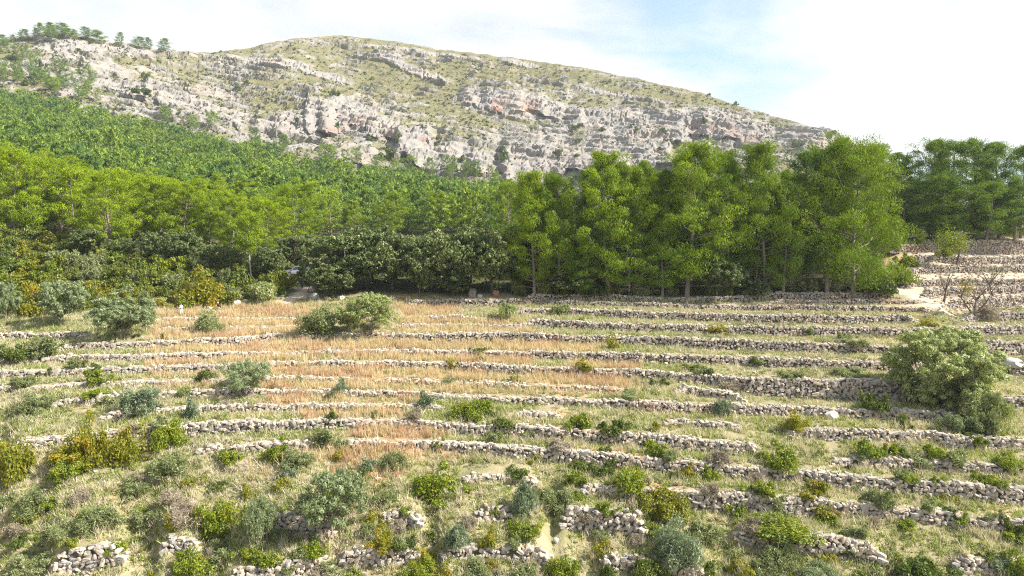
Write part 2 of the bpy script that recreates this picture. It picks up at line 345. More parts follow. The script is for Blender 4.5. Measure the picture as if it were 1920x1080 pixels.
# dry-stone walls: (column, row of the top, row of the foot), traced along each wall
WALLS = [
 dict(l='topmost stone wall along the foot of the dark pines', p=[(980,553,566),(1133,553,564),(1280,559,567),(1400,556,565),(1450,550,561),(1690,549,560)]),
 dict(l='low stone ledge just under the topmost wall at the right', p=[(1440,563,569),(1600,563,570),(1725,564,570)]),
 dict(l='rough stone wall starting below the holm oaks', p=[(753,563,573),(847,562,576),(940,563,572),(1000,563,570),(1073,566,577),(1150,567,577),(1247,571,580),(1320,573,583),(1500,573,582),(1753,577,587)]),
 dict(l='stone wall second below the dark pines, reaching the footpath', p=[(960,580,588),(1000,580,590),(1073,579,593),(1150,582,598),(1247,587,602),(1320,590,605),(1513,592,610),(1722,594,606)]),
 dict(l='low stone edging behind the bright bush in dry grass', p=[(747,594,599),(850,593,600),(955,600,606)]),
 dict(l='low stone edging between strips of golden grass', p=[(285,597,602),(420,597,602),(565,598,602)]),
 dict(l='stone wall with rust-coloured stones right of the bright bush', p=[(737,608,616),(850,609,616),(960,611,618),(1000,603,615),(1037,602,618),(1117,607,620),(1217,609,625),(1320,611,627),(1493,613,632),(1593,615,630),(1680,617,632),(1780,614,631),(1850,613,630),(1920,612,630),(2050,611,629)]),
 dict(l='short stone wall below the grey olives at the left edge', p=[(-100,626,638),(0,625,637),(90,624,637),(170,625,636)]),
 dict(l='low stone edging under the grey shrub in golden grass', p=[(290,616,624),(380,615,622),(500,614,619),(600,614,618)]),
 dict(l='long stone wall passing just below the bright bush', p=[(105,648,660),(233,643,655),(367,637,650),(427,635,650),(513,628,637),(640,627,634),(747,628,637),(847,627,640),(963,625,643),(1083,630,647),(1183,632,648),(1280,635,654),(1480,642,661),(1613,647,663),(1673,651,665),(1780,646,666),(1857,643,667),(1920,640,667),(2050,638,665)]),
 dict(l='long stone wall ending right at a tawny grass tuft', p=[(-100,678,692),(0,675,690),(103,668,680),(207,667,680),(417,663,672),(640,659,664),(747,658,664),(853,660,668),(960,660,672),(1067,661,676),(1200,664,684),(1320,668,684),(1420,670,687),(1547,677,692),(1673,680,697),(1780,681,700),(1860,680,700),(1920,684,704),(2050,686,706)]),
 dict(l='long stone wall rising into the tall dark-jointed stretch at right', p=[(-100,701,717),(0,697,713),(160,692,703),(283,688,700),(400,685,697),(520,680,688),(640,679,688),(747,680,688),(853,683,695),(960,687,702),(1067,692,705),(1173,693,708),(1280,701,717),(1340,704,728),(1400,709,742),(1500,712,748),(1620,714,752),(1700,717,755),(1760,720,755),(1840,730,762),(1890,743,765),(2050,745,767)]),
 dict(l='pale stone edging between golden strips right of the olive', p=[(-60,727,735),(0,725,733),(113,722,728),(233,717,725),(380,712,719),(520,708,714),(640,709,716),(747,713,718),(853,717,723),(960,720,728),(1067,725,731),(1180,730,735)]),
 dict(l='tumbled stone bank below the wall at right of centre', p=[(1265,722,738),(1320,730,744),(1400,745,755)]),
 dict(l='stone wall under the leaning olive, running on to the dark bush', p=[(95,751,763),(233,742,753),(327,737,744),(417,733,747),(500,733,739),(633,735,743),(747,737,743),(840,742,748),(957,745,757),(1040,747,758),(1133,753,766),(1280,757,773),(1380,760,777),(1480,764,778),(1567,767,782),(1647,770,790),(1747,774,788),(1810,777,791)]),
 dict(l='broken stone wall below the blue-green shrubs', p=[(185,778,788),(240,772,783),(327,767,773),(407,762,773),(520,761,771),(640,760,768),(707,760,766),(830,763,769)]),
 dict(l='short piece of stone wall beside a grey shrub', p=[(960,773,780),(1017,775,783),(1060,780,787)]),
 dict(l='scattered remains of a stone wall above the long pale wall', p=[(1235,793,801),(1280,788,797),(1330,793,802),(1390,797,807)]),
 dict(l='longest pale stone wall crossing the middle of the slope', p=[(20,828,841),(117,820,831),(260,807,818),(350,800,818),(467,792,812),(560,790,806),(640,791,806),(723,788,799),(807,793,811),(893,797,817),(973,801,820),(1067,805,828),(1160,813,838),(1280,822,845),(1360,830,851),(1430,834,852)]),
 dict(l='stone wall behind bright mastic bushes right of the gap', p=[(1475,801,824),(1533,804,822),(1560,805,824),(1650,810,828),(1747,814,830),(1780,821,842),(1850,823,843),(1920,827,845),(2050,832,850)]),
 dict(l='long curved stone wall running down to the right edge', p=[(370,839,847),(483,834,845),(560,832,840),(673,828,834),(760,828,836),(823,829,839),(873,833,850),(960,838,858),(1067,847,866),(1160,854,877),(1280,866,890),(1363,873,893),(1413,879,899),(1500,885,904),(1580,892,917),(1680,902,924),(1780,908,935),(1920,920,950),(2050,930,962)]),
 dict(l='stone wall under bushes above the curved wall at right', p=[(1550,860,876),(1613,862,880),(1713,863,884),(1797,871,887),(1920,877,892),(2050,882,898)]),
 dict(l='short stone wall right of the round bright bush', p=[(868,888,904),(933,890,900),(1010,900,911)]),
 dict(l='stone wall with rusty gaps behind low bushes at lower right', p=[(1085,911,928),(1160,916,932),(1230,918,938),(1280,922,950),(1360,925,960),(1413,928,962),(1480,933,967),(1540,938,969),(1620,948,965),(1700,955,975),(1780,962,985),(1860,973,992),(2000,985,1006)]),
 dict(l='shaded stone wall below the big grey olive', p=[(500,968,1003),(560,973,1004),(625,980,1007)]),
 dict(l='small tumbled stone patch in orange earth', p=[(705,962,990),(750,962,989),(792,967,988)]),
 dict(l='short tumbled stone wall among purple twigs', p=[(892,954,978),(930,954,977),(958,956,975)]),
 dict(l='rounded stone wall bulge below the grey feathery shrub', p=[(1050,958,986),(1100,958,996),(1140,963,1002),(1213,973,1010)]),
 dict(l='bulging stone wall above the dark bushes at lower right', p=[(1375,994,1010),(1480,1003,1031),(1530,1008,1040),(1580,1013,1044),(1655,1028,1054)]),
 dict(l='collapsed pale stone wall in the lower left corner', p=[(95,1031,1068),(130,1029,1074),(167,1027,1076),(232,1024,1050)]),
 dict(l='small pale stone wall under the dry tall tuft', p=[(300,1011,1036),(340,1008,1036),(372,1007,1033)]),
 dict(l='pale stone wall along the bottom edge left of centre', p=[(425,1076,1092),(500,1060,1090),(560,1050,1080),(620,1042,1066)]),
 dict(l='broken stone wall with orange earth at the bottom edge', p=[(632,1037,1054),(680,1034,1060),(720,1033,1063),(790,1030,1045)]),
 dict(l='stone wall at the bottom edge below centre', p=[(825,1028,1045),(880,1027,1046),(933,1027,1047),(1030,1034,1054)]),
 dict(l='low stone wall at the bottom edge behind dark bushes', p=[(1130,1043,1060),(1190,1050,1067),(1250,1057,1074),(1330,1068,1086)]),
 dict(l='small stone wall in the lower right corner', p=[(1795,1046,1070),(1850,1052,1073),(1900,1058,1078),(2000,1066,1088)]),
 # the stony hillside at the upper right
 dict(l='tall stone wall below the upper right pine grove', p=[(1668,461,474),(1730,458,472),(1770,457,474),(1816,452,476),(1920,451,477),(2050,450,477)]),
 dict(l='low stone wall beneath the tall wall on the stony hillside', p=[(1700,481,490),(1760,481,492),(1807,483,497),(1920,482,495),(2050,481,494)]),
 dict(l='stone bank with a green tuft on the stony hillside', p=[(1694,507,521),(1744,500,512),(1830,499,511),(1920,498,511),(2050,497,510)]),
 dict(l='stone bank behind the thin bare tree', p=[(1686,528,540),(1760,524,536),(1840,524,536),(1920,524,537),(2050,524,537)]),
 dict(l='stone bank level with the start of the footpath', p=[(1723,544,558),(1807,540,552),(1920,538,550),(2050,537,549)]),
 dict(l='stone bank behind the twiggy bare shrub', p=[(1772,564,580),(1862,561,578),(1920,557,574),(2050,556,573)]),
 dict(l='ochre stone wall below the twiggy bare shrub', p=[(1800,592,604),(1843,588,605),(1920,585,603),(2050,584,602)]),
]
U0, U1, DU = -330, 2250, 6
ucols = np.arange(U0, U1 + 1, DU).astype(float); NU = len(ucols)
Yg = np.concatenate([np.arange(43, 141, 0.1), np.arange(141, 230, 1.0), np.arange(230, 561, 3.0)]); NY = len(Yg)
BACK = [  # beyond the walls: (column, [(row, distance), ...])
 (-330, [(582,111),(540,117),(495,124),(450,135),(430,150),(395,175),(340,215),(285,270),(235,350),(200,450),(185,560)]),
 (0,    [(582,111),(540,117),(495,124),(450,135),(432,150),(400,175),(350,215),(300,270),(250,350),(205,450),(190,560)]),
 (300,  [(582,111),(540,117),(503,124),(470,138),(448,160),(420,200),(385,250),(345,310),(300,380),(268,450),(255,560)]),
 (600,  [(560,113),(532,120),(508,130),(482,150),(452,200),(425,250),(388,310),(350,390),(333,450),(322,560)]),
 (900,  [(550,115),(524,125),(500,140),(475,170),(445,230),(418,300),(390,370),(368,450),(356,560)]),
 (1200, [(548,116),(524,126),(500,145),(475,180),(445,240),(420,330),(405,420),(395,560)]),
 (1655, [(545,117),(500,124.5),(476,129.5),(464,133),(449,140),(434,170),(420,230),(412,320),(400,420),(392,560)]),
 (1590, [(545,117),(520,128),(495,145),(465,180),(440,240),(420,330),(405,420),(395,560)]),
 (1700, [(446,136),(441,143),(430,170),(418,220),(408,300),(398,420),(390,560)]),
 (2250, [(443,136),(438,143),(428,170),(416,220),(406,300),(396,420),(388,560)]),
]
BACK.sort(key=lambda q: q[0])
BD = np.geomspace(110, 560, 40)
_bp = []
for u, lst in BACK:
    a = np.array(sorted(lst, key=lambda q: q[1]), float)
    _bp.append(-(np.interp(BD, a[:, 1], a[:, 0]) - HY) / F * BD)
_bp = np.array(_bp); _bu = np.array([b[0] for b in BACK], float)
backz = np.stack([np.interp(ucols, _bu, _bp[:, k]) for k in range(len(BD))], 1)     # z rel. to camera
backD0 = np.interp(ucols, _bu, [min(q[1] for q in b[1]) for b in BACK])
for w in WALLS:
    a = np.array(w['p'], float); w['a'] = a
    w['u0'], w['u1'] = a[0, 0], a[-1, 0]
ZT = np.zeros((NU, NY)); WM = np.zeros((NU, NY), np.float32)
for c, u in enumerate(ucols):
    nodes = []
    for w in WALLS:
        if not (w['u0'] <= u <= w['u1']): continue
        a = w['a']; t = np.interp(u, a[:, 0], a[:, 1]); b = np.interp(u, a[:, 0], a[:, 2])
        e = float(np.clip(min(u - w['u0'], w['u1'] - u) / 22.0, 0.15, 1))
        t = b - (b - t) * e
        nodes.append((float(depth((t + b) / 2)), -(b - HY), -(t - HY)))
    nodes.sort()
    Yn, zn, last = [40.0], [-(1365 - HY) / F * 40.0 * 1.02], 40.0
    y_prev = 1365
    if not nodes or nodes[0][0] > 52:
        yb = nodes[0][1] if nodes else -150
        Yn.append(47.0); zn.append(-(1260 - HY) / F * 47.0); last = 47.0
    for D, rb, rt in nodes:
        D = max(D, last + 0.45)
        Yn += [D + 0.06, D + 0.26]; zn += [rb / F * D, rt / F * D]; last = D + 0.26
        m = (Yg > D - 0.25) & (Yg < D + 0.75); WM[c, m] = 1
    k = BD > max(last + 1.5, backD0[c] - 0.5)
    Yn += list(BD[k]); zn += list(backz[c][k])
    ZT[c] = np.interp(Yg, Yn, zn)
ker = np.exp(-0.5 * (np.arange(-3, 4) / 1.1) ** 2); ker /= ker.sum()
Zp = np.pad(ZT, ((3, 3), (0, 0)), mode='edge')
ZT = sum(ker[i] * Zp[i:i + NU] for i in range(7)) + CZ
ker2 = np.exp(-0.5 * (np.arange(-16, 17) / 6.0) ** 2); ker2 /= ker2.sum()     # the bank between the dark pines and the stony hillside
Zp = np.pad(ZT, ((16, 16), (0, 0)), mode='edge'); Zs = sum(ker2[i] * Zp[i:i + NU] for i in range(33))
wb = (sstep(1540, 1600, ucols) * (1 - sstep(1700, 1740, ucols)))[:, None] * sstep(112.5, 115, Yg)[None]
ZT = ZT * (1 - wb) + Zs * wb
Xg = (ucols[:, None] - 960) / F * Yg[None]
_bump = (fbm(Xg * 0.45, np.broadcast_to(Yg, Xg.shape) * 0.45, o=3, seed=3) - 0.5) * 0.35
_b2 = (fbm(Xg * 1.6, np.broadcast_to(Yg, Xg.shape) * 1.6, o=3, seed=4) - 0.5) * 0.28 * (Yg < 140)
ZT += (_bump + _b2) * np.where(WM > 0, 0.25, 1.0)
def gz(X, Y):
    X = np.asarray(X, float); Y = np.asarray(Y, float)
    c = np.clip((960 + F * X / Y - U0) / DU, 0, NU - 1.001); j = np.clip(np.interp(Y, Yg, np.arange(NY)), 0, NY - 1.001)
    c0, j0 = c.astype(int), j.astype(int); a, b = c - c0, j - j0
    return (ZT[c0, j0] * (1 - a) * (1 - b) + ZT[c0 + 1, j0] * a * (1 - b) + ZT[c0, j0 + 1] * (1 - a) * b + ZT[c0 + 1, j0 + 1] * a * b)
def wmask(X, Y):
    c = np.clip(np.round((960 + F * X / Y - U0) / DU), 0, NU - 1).astype(int); j = np.clip(np.interp(Y, Yg, np.arange(NY)), 0, NY - 1).astype(int)
    return WM[c, j]
def row(X, Y, z): return HY - F * (z - CZ) / Y
def hit(px, py):
    """First ground point on the ray through a photograph pixel."""
    Y = Yg; X = (px - 960) / F * Y; z = gz(X, Y); r = row(X, Y, z)
    k = np.argmax(r <= py) if np.any(r <= py) else NY - 1
    return float(X[k]), float(Y[k]), float(z[k])

def seg_dist(X, Y, pts):
    d = np.full(X.shape, 1e9)
    for (x0, y0), (x1, y1) in zip(pts[:-1], pts[1:]):
        dx, dy = x1 - x0, y1 - y0; t = np.clip(((X - x0) * dx + (Y - y0) * dy) / (dx * dx + dy * dy + 1e-9), 0, 1)
        d = np.minimum(d, np.hypot(X - x0 - t * dx, Y - y0 - t * dy))
    return d
PATH = [hit(*q)[:2] for q in ((1640, 541), (1690, 546), (1722, 556), (1745, 568), (1768, 582), (1790, 594))]
PATH2 = [hit(*q)[:2] for q in ((530, 566), (560, 556), (575, 545), (560, 532), (555, 520))]
js = np.concatenate([np.arange(0, 950, 2), np.arange(950, NY, 2)])
cs = np.arange(0, NU, 2)
Yv = np.broadcast_to(Yg[js], (len(cs), len(js))); Xv = Xg[cs][:, js]
GV = np.stack([Xv, Yv, ZT[cs][:, js]], -1)
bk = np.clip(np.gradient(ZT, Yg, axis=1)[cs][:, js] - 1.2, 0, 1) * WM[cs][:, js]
pa = np.maximum(1 - sstep(0.5, 1.3, seg_dist(Xv, Yv, PATH) + fbm(Xv, Yv, o=3, seed=8) - 0.5), 1 - sstep(0.6, 1.9, seg_dist(Xv, Yv, PATH2) + 2 * fbm(Xv, Yv, o=3, seed=9) - 1))
uv_ = 960 + F * Xv / Yv
pa = np.maximum(pa, 0.75 * sstep(1690, 1712, uv_) * sstep(105.5, 107.5, Yv) * (1 - sstep(133, 134.5, Yv)) * (0.4 + fbm(Xv * .6, Yv * .6, o=3, seed=19)))
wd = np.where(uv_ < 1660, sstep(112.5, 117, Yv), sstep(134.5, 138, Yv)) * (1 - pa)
nr, nc = GV.shape[:2]
ii = np.arange(nr * nc).reshape(nr, nc)
GF = np.stack([ii[:-1, :-1], ii[1:, :-1], ii[1:, 1:], ii[:-1, 1:]], -1).reshape(-1, 4)
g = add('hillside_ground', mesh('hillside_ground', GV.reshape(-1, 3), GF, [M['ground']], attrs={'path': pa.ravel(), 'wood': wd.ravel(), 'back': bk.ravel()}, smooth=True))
tag(g, kind='structure')
# the land goes on below and beside the frame
XX, YY = np.meshgrid(np.linspace(-900, 900, 61), np.linspace(-120, 44, 12), indexing='ij')
ZZ = CZ - 29.0 - 0.10 * (44 - YY) + (fbm(XX * 0.05, YY * 0.05, o=3, seed=21) - 0.5) * 3 * sstep(44, 20, YY)
ii = np.arange(XX.size).reshape(XX.shape)
g2 = add('valley_ground', mesh('valley_ground', np.stack([XX, YY, ZZ], -1).reshape(-1, 3), np.stack([ii[:-1, :-1], ii[1:, :-1], ii[1:, 1:], ii[:-1, 1:]], -1).reshape(-1, 4), [M['ground']],
          attrs={'path': np.zeros(XX.size), 'wood': np.zeros(XX.size)}, smooth=True)); tag(g2, kind='structure')

# ------------------------------------------------------------------ mountain
SKYL = [(-260,92),(-60,80),(0,74),(30,72),(55,66),(90,60),(130,62),(165,72),(190,78),(240,84),(290,92),(330,95),(370,98),(400,99),(430,95),(480,87),(540,74),(600,69),(640,67),(700,73),(760,83),(820,93),(880,98),(940,106),(1000,114),(1060,123),(1120,131),(1200,148),(1280,166),(1330,179),(1380,196),(1440,213),(1500,232),(1560,253),(1600,268),(1640,290),(1700,330),(1800,375),(1950,400)]
CLIFFS = [  # (crest line, height in rows, overhang in metres, rust)
 ([(430,100),(480,108),(540,122),(600,135),(660,150)], 11, 4.5, .15), ([(700,98),(760,118),(800,138),(835,155)], 13, 4, .05),
 ([(862,180),(900,184),(950,188),(1000,190),(1055,196)], 27, 9, .35), ([(575,205),(620,203),(660,200),(700,216),(760,242)], 44, 11, .35),
 ([(745,252),(780,250),(815,262)], 52, 13, .5), ([(605,283),(680,288),(705,300)], 26, 8, .25),
 ([(940,292),(1000,285),(1080,284),(1150,280),(1260,268)], 48, 10, .12), ([(815,284),(870,274),(930,292)], 42, 9, .1),
 ([(1220,226),(1300,221),(1380,224),(1440,238)], 38, 9, .25), ([(1485,264),(1540,257),(1600,271),(1650,290)], 26, 8, .1),
 ([(1060,214),(1120,211),(1210,226)], 24, 6, .1), ([(46,112),(75,105),(105,120)], 34, 6, .4), ([(100,91),(200,82),(295,93)], 18, 3.5, .0),
 ([(276,150),(306,148)], 26, 9, .1), ([(680,86),(780,95),(880,108)], 6, 2, .0), ([(356,170),(410,168)], 10, 5, .2),
 ([(110,170),(200,150),(290,175)], 20, 4, .0), ([(300,170),(380,190),(460,230)], 22, 4, .05), ([(900,208),(960,206),(1010,212)], 8, 5, .9),
 ([(160,128),(215,122),(250,135)], 16, 4, .1), ([(480,235),(560,230),(600,245)], 24, 5, .05), ([(1060,160),(1180,178),(1260,190)], 7, 2, 0),
 ([(1100,250),(1170,246),(1230,255)], 20, 6, .1), ([(940,104),(1010,124)], 8, 3, 0),
]
MU, MT = 790, 215
mu = np.linspace(-120, 1740, MU); mt = np.linspace(0, 1, MT)
sk = np.array(SKYL, float)
y_sky = np.interp(mu, sk[:, 0], sk[:, 1]) + (fbm(mu * 0.045, mu * 0, o=4, seed=31) - 0.5) * 5
y_base = np.interp(mu, [-260, 0, 300, 600, 900, 1000, 1950], [250, 250, 300, 352, 392, 415, 425])
D0 = np.interp(mu, [-260, 0, 600, 1000, 1600, 1950], [455, 455, 450, 440, 420, 400])
D1 = np.interp(mu, [-260, 0, 300, 640, 1000, 1300, 1600, 1950], [640, 640, 720, 860, 830, 730, 610, 560])
U_, T_ = np.meshgrid(mu, mt, indexing='ij')
Ym = y_base[:, None] + (y_sky - y_base)[:, None] * T_
D_ = D0[:, None] + (D1 - D0)[:, None] * T_ ** 1.15
cm = np.zeros_like(U_); rust = np.zeros_like(U_); push = np.zeros_like(U_)
wob = (fbm(U_ * 0.03, Ym * 0.03, o=4, seed=41) - 0.5)
for pts, hc, A, ru in CLIFFS:
    a = np.array(pts, float)
    yt = np.interp(U_, a[:, 0], a[:, 1]) + wob * hc * 0.9
    e = sstep(a[0, 0] - 14, a[0, 0] + 16, U_ + wob * 30) * (1 - sstep(a[-1, 0] - 16, a[-1, 0] + 14, U_ + wob * 30))
    s = (Ym - yt) / hc
    brk = 0.55 + 0.9 * vnoise(U_ / 23.0 + hc, Ym / 60.0, seed=43)
    g_ = np.where(s < 0, np.exp(np.minimum(s, 0) * hc / 22.0), np.where(s < 1, 1.0 - 0.12 * s, 0.88 * np.exp(-np.maximum(s - 1, 0) * hc / 2.5)))
    push = np.maximum(push, 1.45 * A * e * g_ * brk)
    cm = np.maximum(cm, e * sstep(-0.35, 0.05, s) * (1 - sstep(0.95, 1.15, s)))
    rust = np.maximum(rust, e * ru * sstep(0.25, 0.6, s) * (1 - sstep(1.0, 1.1, s)) * sstep(0.45, 0.6, fbm(U_ * 0.03, Ym * 0.05, o=3, seed=44)) * 0.9)
Xm = (U_ - 960) / F * D_; Zm = -(Ym - HY) / F * D_
n1 = fbm(Xm / 55, D_ / 55, Zm / 55, o=4, seed=51) - 0.5
rg = 1 - np.abs(2 * fbm(Xm / 17, D_ / 17, Zm / 13, o=4, seed=57, gain=0.55) - 1)
bed = (Zm + 0.21 * Xm + 11 * n1) / 6.5                      # tilted limestone beds
sawb = bed - np.floor(bed)
bedamp = sstep(0.38, 0.58, fbm(Xm / 40, D_ / 60, Zm / 30, o=3, seed=61))
bedpush = np.where(sawb > 0.22, (1 - sawb) / 0.78, sawb / 0.22) * bedamp * 2.2
bed2 = (Zm + 0.16 * Xm + 20 * n1) / 19.0; saw2 = bed2 - np.floor(bed2)
bedpush = bedpush + np.where(saw2 > 0.12, (1 - saw2) / 0.88, saw2 / 0.12) * sstep(0.40, 0.60, fbm(Xm / 70, D_ / 90, Zm / 50, o=3, seed=63)) * 1.5
fine = fbm(Xm / 4.2, D_ / 5, Zm / 3.0, o=4, seed=66, gain=0.6) - 0.5
fiss = np.abs(2 * fbm(Xm / 5.0, D_ / 20, Zm / 22, o=3, seed=71) - 1)
blobs = [(170,160,150,60,.20),(370,215,120,50,.22),(60,110,40,30,.2),(190,95,90,18,.3),(640,240,90,55,.45),(780,290,60,50,.4),(930,250,120,60,.1),(1000,200,110,28,.45),(1060,310,130,50,.55),(1320,240,140,45,.5),(1150,225,110,30,.3),(1550,270,80,30,.4),(520,125,120,28,.25),(780,120,70,28,.2),(650,110,200,22,-.1),(760,150,120,30,-.30),(880,140,160,25,-.30),(480,175,90,30,-.12),(880,235,90,25,-.2),(1250,185,180,18,-.2),(330,120,60,22,-.15)]
rk = np.zeros_like(U_)
for bx, by, sx, sy, v in blobs: rk += v * np.exp(-((U_ - bx) / sx) ** 2 - ((Ym - by) / sy) ** 2)
rock = rk + 1.5 * (fbm(Xm / 14, D_ / 14, Zm / 9, o=5, seed=81, gain=0.6) - 0.5) + 0.02 + bedamp * (0.42 * (sawb < 0.34) - 0.04)
rock = np.clip(np.maximum(sstep(0.08, 0.42, rock), cm), 0, 1)
amp = 0.35 + 0.65 * rock
disp = n1 * 16 + (rg - 0.6) * 4.0 * amp + bedpush * 1.5 * amp + fine * 3.8 * amp - (1 - sstep(0, 0.14, fiss)) * 2.6 * cm * (0.4 + vnoise(Xm / 9, Zm / 9, seed=5))
edge_t = 1 - 0.75 * sstep(0.93, 1.0, T_)
disp = disp * edge_t
Dm = D_ - push * (0.5 + 0.5 * edge_t)
PX = (U_ - 960) / F * D_ + 0.15 * disp; PY = Dm - 0.60 * disp; PZ = Zm + 0.62 * disp + CZ - 3.0 * 0
# gentle back of the ridge
kb = 7
bx_ = np.repeat(PX[:, -1:], kb, 1) * (1 + 0.02 * np.arange(1, kb + 1)); by_ = PY[:, -1:] + np.arange(1, kb + 1) * 26; bz_ = PZ[:, -1:] - np.cumsum(np.arange(1, kb + 1) * 4.0)
bz_ = np.maximum(bz_, CZ - 30)
PX, PY, PZ = (np.concatenate(q, 1) for q in ((PX, bx_), (PY, by_), (PZ, bz_)))
ROCK = np.concatenate([rock, np.repeat(rock[:, -1:], kb, 1)], 1); RUST = np.concatenate([np.clip(rust, 0, 1), np.zeros((MU, kb))], 1)
ii = np.arange(PX.size).reshape(PX.shape)
MF = np.stack([ii[:-1, :-1], ii[1:, :-1], ii[1:, 1:], ii[:-1, 1:]], -1).reshape(-1, 4)
mo = add('mountain', mesh('mountain', np.stack([PX, PY, PZ], -1).reshape(-1, 3), MF, [M['mountain']], attrs={'rock': ROCK.ravel(), 'rust': RUST.ravel()}, smooth=False))
tag(mo, kind='structure')
def mtn_at(px, py):
    c = int(np.clip(np.interp(px, mu, np.arange(MU)), 0, MU - 1)); r_ = HY - F * (PZ[c, :MT] - CZ) / PY[c, :MT]
    k = int(np.argmax(r_ <= py)) if np.any(r_ <= py) else MT - 1
    return PX[c, k], PY[c, k], PZ[c, k]
# scrub over the mountain: far too many to count
ns = 26000
ci = RNG.integers(0, MU, ns); ti = RNG.integers(0, MT - 3, ns)
keep = RNG.random(ns) < (1.0 - 0.62 * rock[ci, ti]) * np.where(cm[ci, ti] > 0.5, 0.25, 1) * (0.35 + 1.1 * fbm(PX[ci, ti] / 30, PY[ci, ti] / 30, o=3, seed=91))
ci, ti = ci[keep], ti[keep]; n = len(ci)
C = np.stack([PX[ci, ti], PY[ci, ti], PZ[ci, ti]], 1)
S = 0.7 + 2.2 * RNG.random(n) ** 3
q = 5
dirs = rdirs(RNG, n * q); dirs[:, 2] = np.abs(dirs[:, 2])
CC = np.repeat(C, q, 0) + dirs * (np.repeat(S, q)[:, None] * np.array([1, 1, 0.75])) * RNG.uniform(0.4, 0.95, (n * q, 1))
V, Fc, t_ = leaves(RNG, CC, dirs + 0.5 * rdirs(RNG, n * q), np.repeat(S, q) * 0.95, np.repeat(S, q) * 0.75, np.clip(np.repeat(RNG.random(n), q) * 0.75 + 0.25 * RNG.random(n * q), 0, 0.999))
tag(add('mountain_scrub', mesh('mountain_scrub', V, Fc, [M['scrub']], attrs={'tint': t_})), kind='stuff')

# ------------------------------------------------------------------ dry-stone walls, stone by stone
def stone_template(rng, fine_):
    if fine_:
        g_ = np.array([(x, y, z) for x in (-1, 0, 1) for y in (-1, 0, 1) for z in (-1, 0, 1)], float)
        idx = {tuple(p): i for i, p in enumerate(g_.astype(int).tolist())}
        quads = []
        for ax in range(3):
            o1, o2 = [a for a in range(3) if a != ax]
            for s in (-1, 1):
                for a in (-1, 0):
                    for b in (-1, 0):
                        c_ = []
                        for da, db in ((0, 0), (1, 0), (1, 1), (0, 1)):
                            p = [0, 0, 0]; p[ax] = s; p[o1] = a + da; p[o2] = b + db; c_.append(idx[tuple(p)])
                        if (s > 0) != (ax == 1): quads.append(c_)
                        else: quads.append(c_[::-1])
        V = g_ / np.maximum(np.linalg.norm(g_, axis=1, keepdims=True) ** 0.42, 1e-6) * 0.56
        V = V + rng.normal(0, 0.075, V.shape)
        used = np.unique(np.array(quads)); rm = -np.ones(27, int); rm[used] = np.arange(len(used))
        return V[used], rm[np.array(quads)]
    V = np.array([(x, y, z) for x in (-.5, .5) for y in (-.5, .5) for z in (-.5, .5)], float)
    V[:, 0] *= 1 - 0.35 * (V[:, 1] < 0) * rng.random(8); V[:, 2] *= 1 - 0.35 * (V[:, 1] < 0) * rng.random(8)
    V += rng.normal(0, 0.10, V.shape)
    Q = np.array([(0, 1, 3, 2), (4, 6, 7, 5), (0, 4, 5, 1), (2, 3, 7, 6), (0, 2, 6, 4), (1, 5, 7, 3)])
    return V, Q
FINE = [stone_template(RNG, True) for _ in range(14)]
COARSE = [stone_template(RNG, False) for _ in range(14)]
EACH = [mesh('stone', V, Q, [M['stone_each']], attrs={'tint': np.full(len(V), RNG.random())}) for V, Q in FINE]
def stones_geo(T, P, tx, nx, sz, roll, tint, pick):
    """Joined stones: position, tangent, outward normal, size, roll in the wall plane."""
    parts = []
    up = np.array([0, 0, 1.0])
    for k in range(len(T)):
        m = pick == k
        if not m.any(): continue
        V, Q = T[k]
        c, s = np.cos(roll[m])[:, None], np.sin(roll[m])[:, None]
        ax = c * tx[m] + s * up; az = -s * tx[m] + c * up; ay = -nx[m]
        L = V[None] * sz[m][:, None, :]
        W = P[m][:, None] + L[..., :1] * ax[:, None] + L[..., 1:2] * ay[:, None] + L[..., 2:] * az[:, None]
        nq = m.sum()
        Fq = (Q[None] + (np.arange(nq) * len(V))[:, None, None]).reshape(-1, 4)
        parts.append((W.reshape(-1, 3), Fq, np.repeat(tint[m], len(V))))
    return cat(parts)
from mathutils import Matrix
N_EACH = 0
